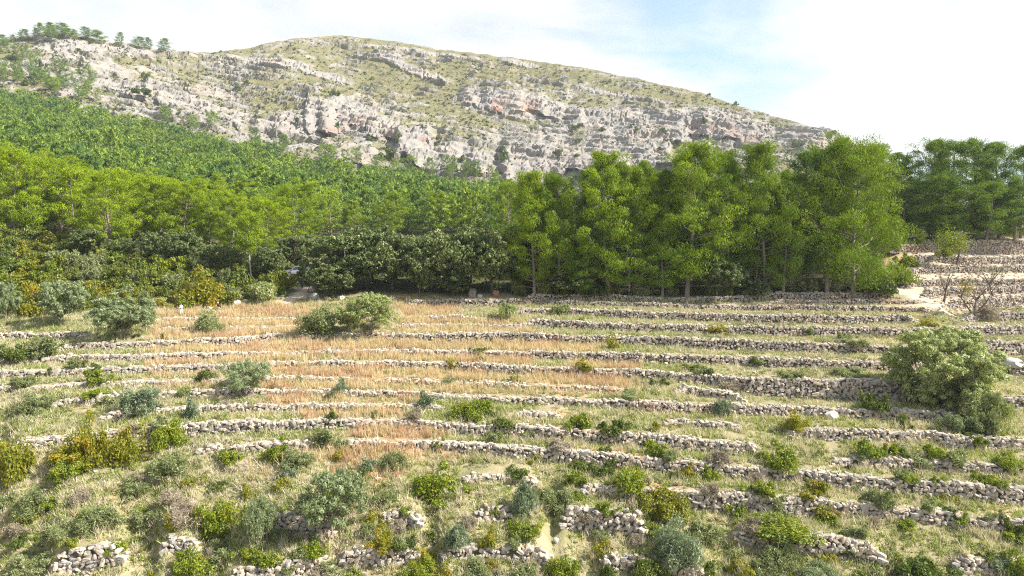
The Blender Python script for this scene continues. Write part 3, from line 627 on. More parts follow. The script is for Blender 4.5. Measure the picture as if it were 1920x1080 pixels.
for w in WALLS:
    a = w['a']; u = np.arange(w['u0'], w['u1'] + 0.1, 2.0)
    t = np.interp(u, a[:, 0], a[:, 1]); b = np.interp(u, a[:, 0], a[:, 2])
    e = np.clip(np.minimum(u - w['u0'], w['u1'] - u) / 22.0, 0.15, 1)
    t = b - (b - t) * e
    D = depth((t + b) / 2); D = np.convolve(np.pad(D, 6, mode='edge'), np.ones(13) / 13, 'valid')
    X = (u - 960) / F * D
    zb, zt = CZ - (b - HY) / F * D, CZ - (t - HY) / F * D
    h = zt - zb
    s_ = np.concatenate([[0], np.cumsum(np.hypot(np.diff(X), np.diff(D)))])
    Lw = s_[-1]; near = D.mean() < 76
    uneven = (fbm(s_ * 0.35, s_ * 0, o=3, seed=int(a[0, 0]) % 97) - 0.5) * 0.38
    rh = 0.26 if near else 0.29
    rows_ = int(np.ceil((h.max() + 0.3) / rh)) + 1
    Ps, Ts, Ns, Sz, Ro, Ti = [], [], [], [], [], []
    for k in range(rows_ + 2):
        cap = k >= rows_; rear = k > rows_
        sp = 0.335 if not cap else 0.40
        nn = int(Lw / (sp * 0.86)) + 2
        wd_ = sp * np.exp(RNG.normal(0, 0.33, nn)); pos = np.cumsum(wd_ * 0.97) - RNG.random() * 0.4
        ok = (pos > 0) & (pos < Lw); pos, wd_ = pos[ok], wd_[ok]
        hh = np.interp(pos, s_, h + uneven)
        zc = (k + 0.45) * rh - 0.12 + RNG.normal(0, 0.06, len(pos)) if not cap else hh + RNG.normal(-0.03, 0.05, len(pos))
        ok = (zc < hh - 0.04) | cap; ok &= RNG.random(len(pos)) > (0.03 if not cap else 0.10)
        pos, wd_, hh, zc = pos[ok], wd_[ok], hh[ok], zc[ok]
        if not len(pos): continue
        x, y = np.interp(pos, s_, X), np.interp(pos, s_, D)
        gx, gy = np.interp(pos, s_, np.gradient(X, s_)), np.interp(pos, s_, np.gradient(D, s_))
        tx = unit(np.stack([gx, gy, 0 * gx], 1)); nx = np.stack([tx[:, 1], -tx[:, 0], 0 * gx], 1)
        P = np.stack([x, y, np.interp(pos, s_, zb) + zc], 1) + nx * (0.05 - 0.13 * zc + RNG.normal(0, 0.075, len(pos)) - (0.50 if rear else 0.10 if cap else 0))[:, None]
        Ps.append(P); Ts.append(tx); Ns.append(nx)
        dp = 0.34 * np.exp(RNG.normal(0, .15, len(pos))) * (1.25 if cap else 1)
        Sz.append(np.stack([wd_ * RNG.uniform(0.86, 1.02, len(pos)), dp, rh * np.exp(RNG.normal(-0.03, 0.26, len(pos))) * (0.85 if cap else 1)], 1))
        Ro.append(RNG.normal(0, 0.28 if cap else 0.55, len(pos))); Ti.append(np.clip(RNG.random(len(pos)) * (1.0 if not cap else 0.9) + (0.1 if cap else 0), 0, 1))
    P, tx, nx, sz, ro, ti_ = (np.concatenate(q) for q in (Ps, Ts, Ns, Sz, Ro, Ti))
    c0 = P[len(P) // 2]
    root = empty('dry_stone_wall', (X[len(X) // 2], D[len(D) // 2], zb[len(D) // 2]))
    tag(root, w['l'], 'stone wall', 'dry-stone terrace walls', 'thing')
    base = np.array(root.location)
    px_w = sz[:, 0] * F / P[:, 1]; upx = 960 + F * P[:, 0] / P[:, 1]
    cand = np.where((px_w > 8.2) & (upx > -5) & (upx < 1925) & (row(P[:, 0], P[:, 1], P[:, 2]) < 1082))[0]
    cand = cand[np.argsort(-px_w[cand])][:300]
    single = np.zeros(len(P), bool); single[cand] = True
    for i in cand:
        o = add('stone', EACH[i % len(EACH)], root)
        Rm = Matrix(((tx[i][0], -nx[i][0], 0), (tx[i][1], -nx[i][1], 0), (0, 0, 1)))
        Rm = Rm @ Matrix.Rotation(-ro[i], 3, 'Y')
        o.matrix_local = Matrix.Translation(Vector(tuple(P[i] - base))) @ Rm.to_4x4() @ Matrix.Diagonal((*[float(v) for v in sz[i]], 1))
    N_EACH += len(cand)
    r = ~single
    if r.any():
        T = FINE if near else COARSE
        V, Q, tt = stones_geo(T, P[r] - base, tx[r], nx[r], sz[r], ro[r], ti_[r], RNG.integers(0, len(T), r.sum()))
        tag(add('stone_courses', mesh('stone_courses', V, Q, [M['stone']], attrs={'tint': tt}), root), kind='stuff')
# loose stones: the stony hillside at the upper right, wall feet and banks
def scatter(n, u0, u1, y0, y1, seed):
    """Random ground points seen inside a window of the photograph, even over the ground."""
    r = np.random.default_rng(seed)
    Ya, Yb = float(depth(y1)), float(depth(y0))
    Y = np.sqrt(r.uniform(Ya ** 2, Yb ** 2, n)); u = r.uniform(u0, u1, n); X = (u - 960) / F * Y
    z = gz(X, Y); return X, Y, z, u, row(X, Y, z), r
rub = []
X, Y, z, u, v, r = scatter(1300, 1660, 1960, 452, 625, 5)
k = (u > 1690 + (v - 500) * 0.9 * (v > 540)) & (v < 615) & (seg_dist(X, Y, PATH) > 0.9); X, Y, z = X[k], Y[k], z[k]; rub.append((X, Y, z, 0.20 + 0.22 * r.random(len(X)) ** 2))
X, Y, z, u, v, r = scatter(9000, -60, 1980, 560, 1110, 6)
k = (fbm(X * 0.22, Y * 0.22, o=3, seed=14) > 0.60) & (wmask(X, Y) < .5); X, Y, z = X[k], Y[k], z[k]; rub.append((X, Y, z, 0.09 + 0.24 * r.random(len(X)) ** 3))
X, Y, z = (np.concatenate([q[i] for q in rub]) for i in range(3)); S = np.concatenate([q[3] for q in rub]); n = len(X)
an = RNG.uniform(0, 2 * pi, n); tx = np.stack([np.cos(an), np.sin(an), 0 * an], 1); nx = np.stack([tx[:, 1], -tx[:, 0], 0 * an], 1)
V, Q, tt = stones_geo(COARSE, np.stack([X, Y, z + S * 0.12], 1), tx, nx, S[:, None] * RNG.uniform(0.7, 1.25, (n, 3)) * np.array([1.15, 1, 0.75]), RNG.normal(0, .3, n), RNG.random(n), RNG.integers(0, len(COARSE), n))
tag(add('loose_stones', mesh('loose_stones', V, Q, [M['stone']], attrs={'tint': tt})), kind='stuff')

# ------------------------------------------------------------------ plants: one builder per kind, a few forms of each
def up_bias(d, k): d = d + np.array([0, 0, k]); return unit(d)
def bush_form(seed, n_cl, n_leaf, L, W, shape='dome', twiggy=0.0):
    """Unit bush: radius 1, height 1, standing on z = 0. Returns foliage arrays and stem arrays."""
    r = np.random.default_rng(seed)
    d = rdirs(r, n_cl); d[:, 2] = np.abs(d[:, 2]) * 0.98 - 0.04
    rad = r.uniform(0.30, 0.88, n_cl); lop = 1 + 0.32 * np.sin(np.arctan2(d[:, 1], d[:, 0]) * 2 + r.uniform(0, 6)) * r.uniform(.4, 1)
    cc = d * (rad * lop)[:, None] * np.array([1, 1, 0.80])
    cc[:, 2] *= 1.15
    if shape == 'round': cc[:, 2] = cc[:, 2] * 0.62 + 0.32
    if shape == 'up': cc[:, 2] = cc[:, 2] * 1.0 + 0.05; cc[:, :2] *= 0.85
    cr = r.uniform(0.13, 0.36, n_cl)
    ct = r.random(n_cl)
    k = r.integers(0, n_cl, n_leaf); dd = up_bias(rdirs(r, n_leaf), 0.45)
    P = cc[k] + dd * cr[k][:, None] * r.uniform(0.45, 1.08, (n_leaf, 1)); P[:, 2] = np.maximum(P[:, 2], 0.02 + 0.05 * r.random(n_leaf))
    ti_ = np.clip(ct[k] * 0.6 + 0.4 * r.random(n_leaf), 0, .999)
    if twiggy > 0:
        V, Fq, t_ = leaves(r, P, dd * 0.3 + rdirs(r, n_leaf), L * r.uniform(.8, 1.6, n_leaf), 1.4 * W * r.uniform(0.6, 1.2, n_leaf), ti_, True)
    else:
        V, Fq, t_ = leaves(r, P, dd * 0.8 + rdirs(r, n_leaf) * 0.75, L * r.uniform(.7, 1.25, n_leaf), W * r.uniform(.7, 1.2, n_leaf), ti_)
    st = []
    for i in range(min(n_cl, 9)):
        c = cc[i] * 0.92; mid = c * np.array([0.35, 0.35, 0.55]) + r.normal(0, 0.04, 3)
        st.append(tube([[c[0] * .05, c[1] * .05, -0.05], mid, c], [0.030, 0.020, 0.008], 4))
    V[:, 2] /= 1.15
    st = cat(st); st[0][:, 2] /= 1.15
    return (V, Fq, t_), st
FORMS = {}
def bush_meshes(kind, cls):
    """Shared meshes (foliage, stems) of one kind and size class: three forms each."""
    key = (kind, cls)
    if key in FORMS: return FORMS[key]
    res = []
    for v in range(3):
        sd = (sum(map(ord, kind)) * 13 + cls * 101 + v * 7)
        nl = {0: 420, 1: 1500, 2: 4200}[cls]; ncl = {0: 9, 1: 18, 2: 34}[cls]; L = {0: 0.22, 1: 0.15, 2: 0.095}[cls]
        W = L * 0.62; tw = 0.0; shape = 'dome'
        if kind in ('olive', 'olive_lime'): L *= 1.25; W = L * 0.26; nl = int(nl * 2.0); shape = 'round' if cls else 'dome'
        if kind in ('grey', 'blue'): L *= 1.2; W = L * 0.26; nl = int(nl * 1.5); tw = 1; shape = 'up'
        if kind == 'twig': L *= 2.0; W = L * 0.07; nl = int(nl * 1.2); tw = 1; shape = 'up'
        if kind == 'oak': shape = 'round'; nl = int(nl * 2.2); ncl = int(ncl * 1.6); L *= 0.85; W = L * 0.7
        fo, st = bush_form(sd, ncl, nl, L, W, shape, tw)
        fm = mesh(kind + '_foliage', fo[0], fo[1], [M[kind]], attrs={'tint': fo[2]})
        sm = mesh(kind + '_stems', st[0], st[1], [M['bark_dark'] if kind not in ('olive', 'olive_lime', 'twig', 'grey') else M['bark']], smooth=True)
        res.append((fm, sm))
    FORMS[key] = res; return res
# plain words for where a plant stands in the view
def where_(px, py):
    h_ = 'far left' if px < 240 else 'left' if px < 560 else 'left of centre' if px < 840 else 'centre' if px < 1090 else 'right of centre' if px < 1380 else 'right' if px < 1660 else 'far right'
    v_ = 'topmost terraces' if py < 640 else 'upper terraces' if py < 725 else 'middle terraces' if py < 815 else 'lower terraces' if py < 945 else 'lowest terraces' if py < 1040 else 'bottom edge'
    return h_, v_
PEND = []        # (object, base label, column) - labels are told apart at the end
def later(o, base, px): PEND.append((o, base, px))
KIND_WORDS = {'mastic': ('bright green', 'mastic bush'), 'yellow': ('yellow-green', 'bush'), 'russet': ('russet and yellow', 'bush'), 'dark': ('dark green', 'bush'),
              'olive': ('grey-green', 'wild olive'), 'olive_lime': ('pale lime-green', 'wild olive'), 'grey': ('grey-green', 'wispy shrub'), 'blue': ('blue-green', 'feathery shrub'), 'twig': ('brown leafless', 'shrub'), 'oak': ('dark', 'holm oak')}
def bush(kind, px, py, wpx, hpx, label=None, group='bushes scattered over the terraces', name=None, parts=None, ysc=1.0):
    X, Y, z = hit(px, min(py, 1150)); s = wpx * Y / F / 2 / 0.93; hm = hpx * Y / F / 0.97
    if py > 1150: pass
    cls = 2 if wpx > 62 else 1 if wpx > 26 else 0
    fm, sm = bush_meshes(kind, cls)[int(px * 7 + py) % 3]
    rz = (px * 0.37 + py * 0.71) % 6.28 if ysc == 1.0 else 0.0
    nm = name or {'mastic': 'mastic_bush', 'yellow': 'yellow_green_bush', 'russet': 'russet_bush', 'dark': 'dark_green_bush', 'olive': 'wild_olive', 'olive_lime': 'wild_olive', 'grey': 'grey_green_shrub', 'blue': 'blue_green_shrub', 'twig': 'leafless_shrub', 'oak': 'holm_oak_bush'}[kind]
    colr, kw = KIND_WORDS[kind]
    if parts is None: parts = wpx > 30
    if parts:
        o = empty(nm, (X, Y, z - 0.03), rz, (s, s * ysc, hm)); add('foliage', fm, o); add('stems', sm, o)
    else:
        o = add(nm, fm, None, (X, Y, z - 0.03), (0, 0, rz), (s, s, hm))
    size = 'big' if wpx > 78 else 'medium-sized' if wpx > 44 else 'small'
    h_, v_ = where_(px, py)
    cat_ = 'shrub' if 'shrub' in kw else 'tree' if kind in ('oak',) else 'bush'
    tag(o, None, cat_, group)
    if label: o['label'] = label
    else: later(o, f'{size} {colr} {kw} on the {v_}, {h_}' if v_ != 'bottom edge' else f'{size} {colr} {kw} at the bottom edge, {h_}', px)
    return o
B = '''
russet 22 900 92 112;yellow 172 862 80 95;russet 235 866 84 86;yellow 140 870 104 54;mastic 127 895 72 42;mastic 317 836 70 66;mastic 520 863 66 48;mastic 433 866 52 32;grey 322 892 76 56;grey 560 875 72 36
yellow 527 916 36 32;mastic 415 1000 94 86;olive 482 1020 72 98;twig 150 946 48 38;mastic 590 1041 52 38;mastic 360 1072 84 54;grey 415 1056 80 42;yellow 285 1092 52 28;mastic 185 718 56 38;dark 30 676 72 44
grey 80 668 62 48;dark 383 713 42 28;blue 265 773 84 58;blue 358 786 42 42;grey 147 690 52 30;grey 45 723 62 24;grey 70 768 72 36;dark 92 706 26 22;mastic 180 741 62 18;grey 390 624 74 42
yellow 306 636 14 27;olive_lime 493 566 48 48;grey 600 623 90 60;olive_lime 950 601 38 44;grey 1047 594 54 36;mastic 880 780 72 42;mastic 917 778 50 42;blue 797 761 42 29;mastic 1083 804 58 40;dark 1157 813 62 36
yellow 1230 808 24 27;mastic 1230 853 40 34;dark 945 798 62 20;grey 927 829 38 28;mastic 812 931 124 74;grey 740 871 66 27;dark 970 894 56 24;mastic 1083 906 60 36;dark 1132 891 54 40;mastic 1180 921 84 54
russet 1237 963 104 70;dark 1268 901 34 26;twig 777 788 37 27;grey 697 784 22 24;blue 985 961 66 78;grey 1045 954 72 44;blue 857 1023 64 48;yellow 915 1028 40 42;mastic 985 1008 58 37;dark 755 1031 54 34
blue 1272 1060 104 90;mastic 1053 1087 68 62;yellow 918 1066 27 24;grey 985 1086 54 32;dark 1212 1086 84 64;mastic 785 1086 64 42;mastic 660 1087 54 27;yellow 1130 1046 54 34;yellow 1490 803 67 35;mastic 1467 876 88 55
mastic 1627 856 60 48;mastic 1668 856 44 34;mastic 1747 856 58 36;grey 1793 869 58 31;mastic 1890 874 64 34;dark 1637 773 50 52;dark 1692 801 42 36;dark 1810 809 58 24;grey 1853 816 54 62;mastic 1423 926 60 36
russet 1527 926 58 35;yellow 1513 934 32 20;mastic 1383 964 44 31;grey 1450 964 54 36;russet 1553 973 58 38;grey 1650 956 58 42;grey 1745 954 42 27;yellow 1780 941 38 28;mastic 1877 916 34 23;mastic 1463 1001 134 40
grey 1465 1061 80 58;yellow 1393 1076 54 41;yellow 1550 1054 38 30;dark 1730 1096 128 76;mastic 1908 1087 66 70;olive 1535 1091 84 38;dark 1622 1091 54 26;dark 1917 1012 54 62;blue 1355 781 42 44;twig 1365 734 58 24
yellow 1740 613 44 18;mastic 1253 606 15 16;mastic 1157 581 14 9;mastic 1090 602 16 9;yellow 1147 657 34 30;grey 1513 631 37 20;grey 1580 636 28 17;grey 1600 646 62 13;yellow 1345 627 60 14;yellow 1095 692 40 26
grey 1420 685 46 16;dark 1310 695 62 15;grey 1590 706 70 20;grey 1480 708 60 16;grey 605 836 58 38;grey 640 845 40 30;dark 622 790 30 26;blue 690 880 40 24;grey 1015 935 34 28;mastic 1330 897 44 30
russet 1290 895 40 26;grey 1690 900 36 24;mastic 1800 985 40 26;grey 1870 985 40 22;twig 1330 940 44 26;twig 1095 985 44 30;twig 880 990 40 30;twig 745 1000 46 28;twig 1200 1020 44 26;grey 1130 1015 46 28
twig 255 905 40 24;grey 250 930 70 36;grey 190 985 84 44;grey 60 960 80 46;grey 110 1010 70 36;dark 40 1020 44 26;grey 270 985 60 34;twig 30 1005 52 32;mastic 215 1045 44 30;grey 60 1075 80 40
twig 325 945 50 40;twig 345 980 84 56;grey 520 1012 36 30;grey 690 1005 44 32;blue 540 895 40 22;dark 180 700 34 22;grey 300 806 46 24;grey 345 745 46 24;twig 250 812 44 26;grey 215 758 60 22
twig 1350 870 54 34;twig 1420 905 44 26;grey 1720 880 46 22;twig 1830 885 40 22;mastic 1760 905 34 18;grey 1610 1005 46 24;mastic 1700 990 46 24;twig 1640 985 40 22;dark 1140 1085 44 34;grey 1320 1010 60 40
blue 1880 1075 60 36;grey 560 1045 40 26;dark 500 1070 36 26;yellow 830 1085 40 28;twig 600 1085 50 28;grey 880 1088 50 30;russet 1000 860 40 18;dark 1085 880 54 22;grey 1000 820 44 20;twig 1050 842 60 20
grey 620 750 30 20;blue 640 735 34 26;dark 560 715 30 14;grey 840 720 40 14;yellow 850 690 34 18;mastic 960 717 34 18;yellow 905 675 30 16;dark 895 660 34 12;dark 1240 720 40 16;grey 1180 745 50 16
'''
for ln in B.strip().replace('\n', ';').split(';'):
    if not ln.strip(): continue
    k_, *nums = ln.split(); bush(k_, *[float(v) for v in nums])
r_ = np.random.default_rng(2024); sp_ = []
while len(sp_) < 100:
    px = r_.uniform(0, 1915); py = 800 + 285 * r_.random() ** 0.8
    if any(abs(px - a) < 26 and abs(py - b) < 14 for a, b in sp_): continue
    sp_.append((px, py)); w_ = r_.uniform(18, 58) * (0.7 + 0.5 * (py - 800) / 285)
    bush(str(r_.choice(['grey', 'grey', 'mastic', 'mastic', 'mastic', 'dark', 'twig', 'yellow'])), px, py, w_, w_ * r_.uniform(0.42, 0.72), parts=False)
# ---- trees
def broad_tree(seed, kind, n_lobes, n_leaf, L, W, trunk_h, spread, crown_z=(0.30, 1.0), lobe_r=(0.20, 0.34), multi=1, asp=1.8):
    """Unit broadleaf tree: crown radius 1, height 1. Crown of leaf clumps around forking limbs."""
    r = np.random.default_rng(seed)
    d = rdirs(r, n_lobes); rad = r.uniform(0.35, 1.0, n_lobes) ** 0.5 * spread
    crown_z = (crown_z[0] * asp, crown_z[1] * asp - lobe_r[0] * 0.5); trunk_h = trunk_h * asp; zc = (crown_z[0] + crown_z[1]) / 2; zr = (crown_z[1] - crown_z[0]) / 2
    cc = np.stack([d[:, 0] * rad, d[:, 1] * rad, zc + d[:, 2] * zr * 0.86 * rad], 1)
    lr = r.uniform(lobe_r[0], lobe_r[1], n_lobes)
    sub = 7                                                  # small sprays on every lobe
    sc_ = np.repeat(cc, sub, 0) + up_bias(rdirs(r, n_lobes * sub), 0.3) * np.repeat(lr, sub)[:, None] * np.array([1, 1, 0.62]) * r.uniform(.5, 1, (n_lobes * sub, 1))
    sr = np.repeat(lr, sub) * r.uniform(0.28, 0.52, n_lobes * sub)
    k = r.integers(0, len(sc_), n_leaf); dd = up_bias(rdirs(r, n_leaf), 0.35)
    P = sc_[k] + dd * sr[k][:, None] * np.array([1, 1, 0.7]) * r.uniform(0.4, 1.1, (n_leaf, 1)); P[:, 2] = np.clip(P[:, 2], 0.03, None)
    ti_ = np.clip(0.35 * r.random(len(sc_))[k] + 0.25 * r.random(n_lobes)[k // sub] + 0.4 * r.random(n_leaf), 0, .999)
    V, Fq, t_ = leaves(r, P, dd * 1.0 + rdirs(r, n_leaf) * 0.5, L * r.uniform(.7, 1.3, n_leaf), W * (1.5 if 'olive' in kind else 1) * r.uniform(.7, 1.2, n_leaf), ti_, 'olive' in kind)
    tr = []
    for s in range(multi):
        b = np.array([r.normal(0, 0.05 * (multi > 1)), r.normal(0, 0.05 * (multi > 1)), -0.03]); f_ = np.array([r.normal(0, 0.10), r.normal(0, 0.10), trunk_h])
        w0 = 0.055 if multi == 1 else 0.04
        tr.append(tube([b, b * 0.5 + f_ * 0.5 + r.normal(0, .015, 3), f_], [w0, w0 * 0.75, w0 * 0.62], 7))
        for i in range(s, n_lobes, max(1, multi * (n_lobes // 16 + 1))):
            m_ = f_ * 0.5 + cc[i] * 0.5 + np.array([0, 0, 0.02]) + r.normal(0, 0.03, 3)
            tr.append(tube([f_ * 0.98, m_, cc[i]], [w0 * 0.42, w0 * 0.26, w0 * 0.08], 5))
    t3 = cat(tr); t3[0][:, 2] /= asp; V[:, 2] /= asp
    return mesh(kind + '_crown', V, Fq, [M[kind]], attrs={'tint': t_}), t3
def pine_form(seed, mat, n_br, tufts, bare=0.28, spread=0.20, needle=0.020, width=0.34, sides=6, limbs=True, cl=3, dead=True, pointy=0.0, crs=1.0, coh=0.30):
    """Unit Aleppo pine: height 1. Limbs curve up and end in cushions of upright needle tufts."""
    r = np.random.default_rng(seed)
    lean = r.normal(0, 0.030, 2); ph = r.uniform(0, 6.28)
    def axis(t): return np.stack([lean[0] * t + 0.012 * np.sin(5 * t + ph), lean[1] * t + 0.012 * np.cos(4 * t + ph), t], -1)
    tz = np.linspace(-0.02, 0.97, 9); tr = [tube(axis(tz), np.interp(tz, [-.02, .05, .97], [0.019, 0.0145, 0.0025]), sides)]
    cc, cr = [], []
    for i in range(n_br):
        hh = (i + r.random()) / n_br; h0 = bare + (0.965 - bare) * hh
        prof = (0.62 + 0.55 * hh / 0.32) if hh < 0.32 else math.sqrt(max(0.03, 1 - ((hh - 0.32) / 0.70) ** 2)) * 1.0 + 0.10
        az = i * 2.39996 + r.normal(0, 0.5); prof = prof * (1 - pointy) + pointy * ((0.70 + 0.45 * hh / 0.30) if hh < 0.30 else 1.15 * (1 - (hh - 0.30) / 0.70) ** 0.85 + 0.08); Lb = spread * min(prof, 1.15) * r.uniform(0.50, 1.20)
        pit = r.uniform(0.10, 0.40) + 0.50 * hh
        p0 = axis(np.array(h0 * 0.97)); dh = np.array([math.cos(az), math.sin(az), 0])
        p1 = p0 + dh * Lb * 0.55 + np.array([0, 0, Lb * 0.55 * math.tan(pit) * 0.6]); p2 = p0 + dh * Lb + np.array([0, 0, Lb * math.tan(pit) * 0.85 + Lb * 0.10])
        if limbs: tr.append(tube([p0, p1, p2], [0.0048 * (1.15 - 0.7 * hh), 0.003 * (1.15 - .7 * hh), 0.0012], 4))
        for k in range(cl):
            t = (0.50, 0.78, 1.0, 0.66, 0.90)[k % 5]; q = (1 - t) ** 2 * p0 + 2 * t * (1 - t) * p1 + t * t * p2
            side = np.array([-dh[1], dh[0], 0]) * r.normal(0, 0.22) * Lb
            cc.append(q + side + np.array([0, 0, 0.008])); cr.append(r.uniform(0.040, 0.074) * (1.0 - 0.25 * hh) * (0.85 + 0.3 * (k == 2)) * spread / 0.20 * crs)
    cc.append(axis(np.array(0.975))); cr.append(0.034)
    for _ in range(3): cc.append(axis(np.array(0.95)) + r.normal(0, .018, 3)); cr.append(0.032)
    cc, cr = np.array(cc), np.array(cr); n = len(cc) * tufts
    k = np.repeat(np.arange(len(cc)), tufts); d = up_bias(rdirs(r, n), 0.35)
    P = cc[k] + d * cr[k][:, None] * np.array([1.10, 1.10, 0.78]) * r.uniform(0.25, 1.0, (n, 1)) ** 0.5
    out_ = P - np.stack([axis(P[:, 2])[:, 0], axis(P[:, 2])[:, 1], P[:, 2] - 0.03], 1)
    nrm = d * 0.8 + unit(out_) * 0.5 + np.array([0, 0, 0.15]) + rdirs(r, n) * coh
    dirs = np.array([0, 0, 0.8]) + unit(out_) * 0.35 + rdirs(r, n) * 0.8
    ti_ = np.clip(0.80 * r.random(len(cc))[k] + 0.15 * r.random(n), 0, .97)
    V, Ft, t_ = blades(r, P, dirs, needle * r.uniform(.7, 1.4, n), needle * width * r.uniform(.7, 1.3, n), ti_, nrm)
    if dead:
        for _ in range(9):
            h0 = r.uniform(0.06, max(bare, 0.06) + 0.06); az = r.uniform(0, 6.28); Lb = spread * r.uniform(0.4, 1.0); p0 = axis(np.array(h0)); dh = np.array([math.cos(az), math.sin(az), r.uniform(-.15, .3)])
            tr.append(tube([p0, p0 + dh * Lb * .5 + r.normal(0, .008, 3), p0 + dh * Lb + r.normal(0, .015, 3)], [0.0032, 0.002, 0.0008], 4))
    t3 = cat(tr)
    return mesh('pine_crown', V, Ft, [M[mat]], attrs={'tint': t_}), t3
def trunk_mesh(t3, m): return mesh('trunk', t3[0], t3[1], [M[m]], smooth=True)
def forms(n, fn, bark): 
    out_ = []
    for i in range(n):
        c, t3 = fn(i); out_.append((c, trunk_mesh(t3, bark)))
    return out_
PINE_BIG = forms(4, lambda i: pine_form(100 + i, 'pine', 42, 205, 0.09 + 0.05 * (i % 3), (0.205, 0.24, 0.185)[i % 3], 0.0170, 0.25, cl=4, pointy=0.35 + 0.2 * (i % 3)), 'bark')
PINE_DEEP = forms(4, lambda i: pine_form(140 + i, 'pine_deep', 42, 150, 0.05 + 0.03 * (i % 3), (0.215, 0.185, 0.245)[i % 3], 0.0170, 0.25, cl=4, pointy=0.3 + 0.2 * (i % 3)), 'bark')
PINE_MID = forms(5, lambda i: pine_form(200 + i, 'pine_lime', 26, 80, 0.12 + 0.05 * (i % 3), (0.23, 0.26, 0.21)[i % 3], 0.028, 0.38, cl=3, pointy=0.35), 'bark')
PINE_WIDE = forms(4, lambda i: pine_form(250 + i, 'pine_lime', 48, 130, 0.06 + 0.05 * (i % 2), (0.36, 0.40)[i % 2], 0.021, 0.36, cl=4, crs=0.66), 'bark')
PINE_FAR = forms(6, lambda i: pine_form(300 + i, 'pine_far', 15, 30, 0.08 + 0.05 * (i % 3), (0.36, 0.40, 0.32)[i % 3], 0.066, 0.50, crs=0.80, coh=0.12, sides=4, limbs=False, cl=3, dead=False), 'bark')
PINE_FARB = forms(4, lambda i: pine_form(330 + i, 'pine_far', 24, 60, 0.10 + 0.05 * (i % 3), (0.34, 0.38, 0.30, 0.36)[i % 4], 0.034, 0.40, sides=4, cl=3, crs=0.80, pointy=0.2, coh=0.18), 'bark')
PINE_FULL = forms(2, lambda i: pine_form(400 + i, 'pine', 50, 250, 0.02, 0.27, 0.0170, 0.26, cl=3, crs=1.05), 'bark')
OAK = forms(5, lambda i: broad_tree(500 + i, 'oak', 46, 14000, 0.072, 0.052, 0.16, 0.92, (0.10, 1.0), (0.24, 0.36), asp=1.85), 'bark_dark')
OLIVE = forms(4, lambda i: broad_tree(520 + i, 'olive', 32, 14000, 0.085, 0.024, 0.18, 0.90, (0.12, 1.0), (0.22, 0.36), multi=2, asp=1.75), 'bark')
OLIVE_L = forms(2, lambda i: broad_tree(540 + i, 'olive_lime', 36, 18000, 0.070, 0.022, 0.16, 0.92, (0.10, 1.0), (0.22, 0.36), multi=2, asp=1.75), 'bark')
OLIVE_BIG = forms(1, lambda i: broad_tree(563, 'olive_lime', 90, 60000, 0.055, 0.019, 0.12, 0.97, (-0.02, 1.0), (0.18, 0.28), multi=3, asp=1.55), 'bark_dark')
OLIVE_VASE = forms(1, lambda i: broad_tree(571, 'olive', 30, 11000, 0.080, 0.018, 0.12, 0.92, (0.16, 1.0), (0.22, 0.34), multi=4, asp=1.4), 'bark')
def tree(name, form, X, Y, z, sx, sz, rz, category='tree', group=None, label=None, base=None, px=0):
    o = empty(name, (X, Y, z - 0.05), rz, (sx, sx, sz))
    add('crown', form[0], o); add('trunk', form[1], o)
    tag(o, label, category, group)
    if base: later(o, base, px)
    return o
def tree_px(name, form, px, py, top, wpx, unit_r, rz=None, **kw):
    """A tree standing where the photograph shows its foot, as tall and wide as there."""
    X, Y, z = hit(px, py); hm = (py - top) * Y / F; s = wpx * Y / F / 2 / unit_r
    return tree(name, form, X, Y, z, s, hm, (px * 0.61) % 6.28 if rz is None else rz, px=px, **kw)
# big olive at the right, wild olives and the bright one in the dry grass
tree_px('olive_tree', OLIVE_BIG[0], 1768, 762, 594, 200, 1.06, rz=0.6, label='biggest olive tree, pale green and wide, against the tall stone wall', category='tree')
bush('olive_lime', 1842, 800, 96, 84, label='pale green skirt of young olive right of the biggest olive', group=None)
bush('olive', 1800, 812, 60, 40, label='low grey-green olive shoots at the foot of the biggest olive', group=None)
tree_px('olive_tree', OLIVE_L[0], 697, 628, 537, 104, 1.05, rz=2.0, label='bright pale green olive tree in the golden grass below the oaks')
tree_px('olive_tree', OLIVE_L[1], 655, 622, 560, 60, 1.05, rz=1.0, label='smaller pale green olive joined to the bright olive in golden grass')
tree_px('olive_tree', OLIVE[0], 622, 1004, 866, 146, 1.05, rz=0.4, label='big grey-green olive casting shade on the wall near the bottom')
tree_px('olive_tree', OLIVE_VASE[0], 458, 744, 664, 110, 1.02, rz=0.3, label='vase-shaped grey-green olive leaning over a wall, left of centre')
tree_px('olive_tree', OLIVE[1], 230, 634, 542, 124, 1.05, label='rounded grey olive in front of the maquis, nearest the dry grass')
tree_px('olive_tree', OLIVE[2], 110, 612, 516, 100, 1.05, label='blue-grey olive in front of the maquis, second from left edge')
tree_px('olive_tree', OLIVE[3], 10, 602, 514, 52, 1.05, label='narrow blue-grey olive cut by the left edge')
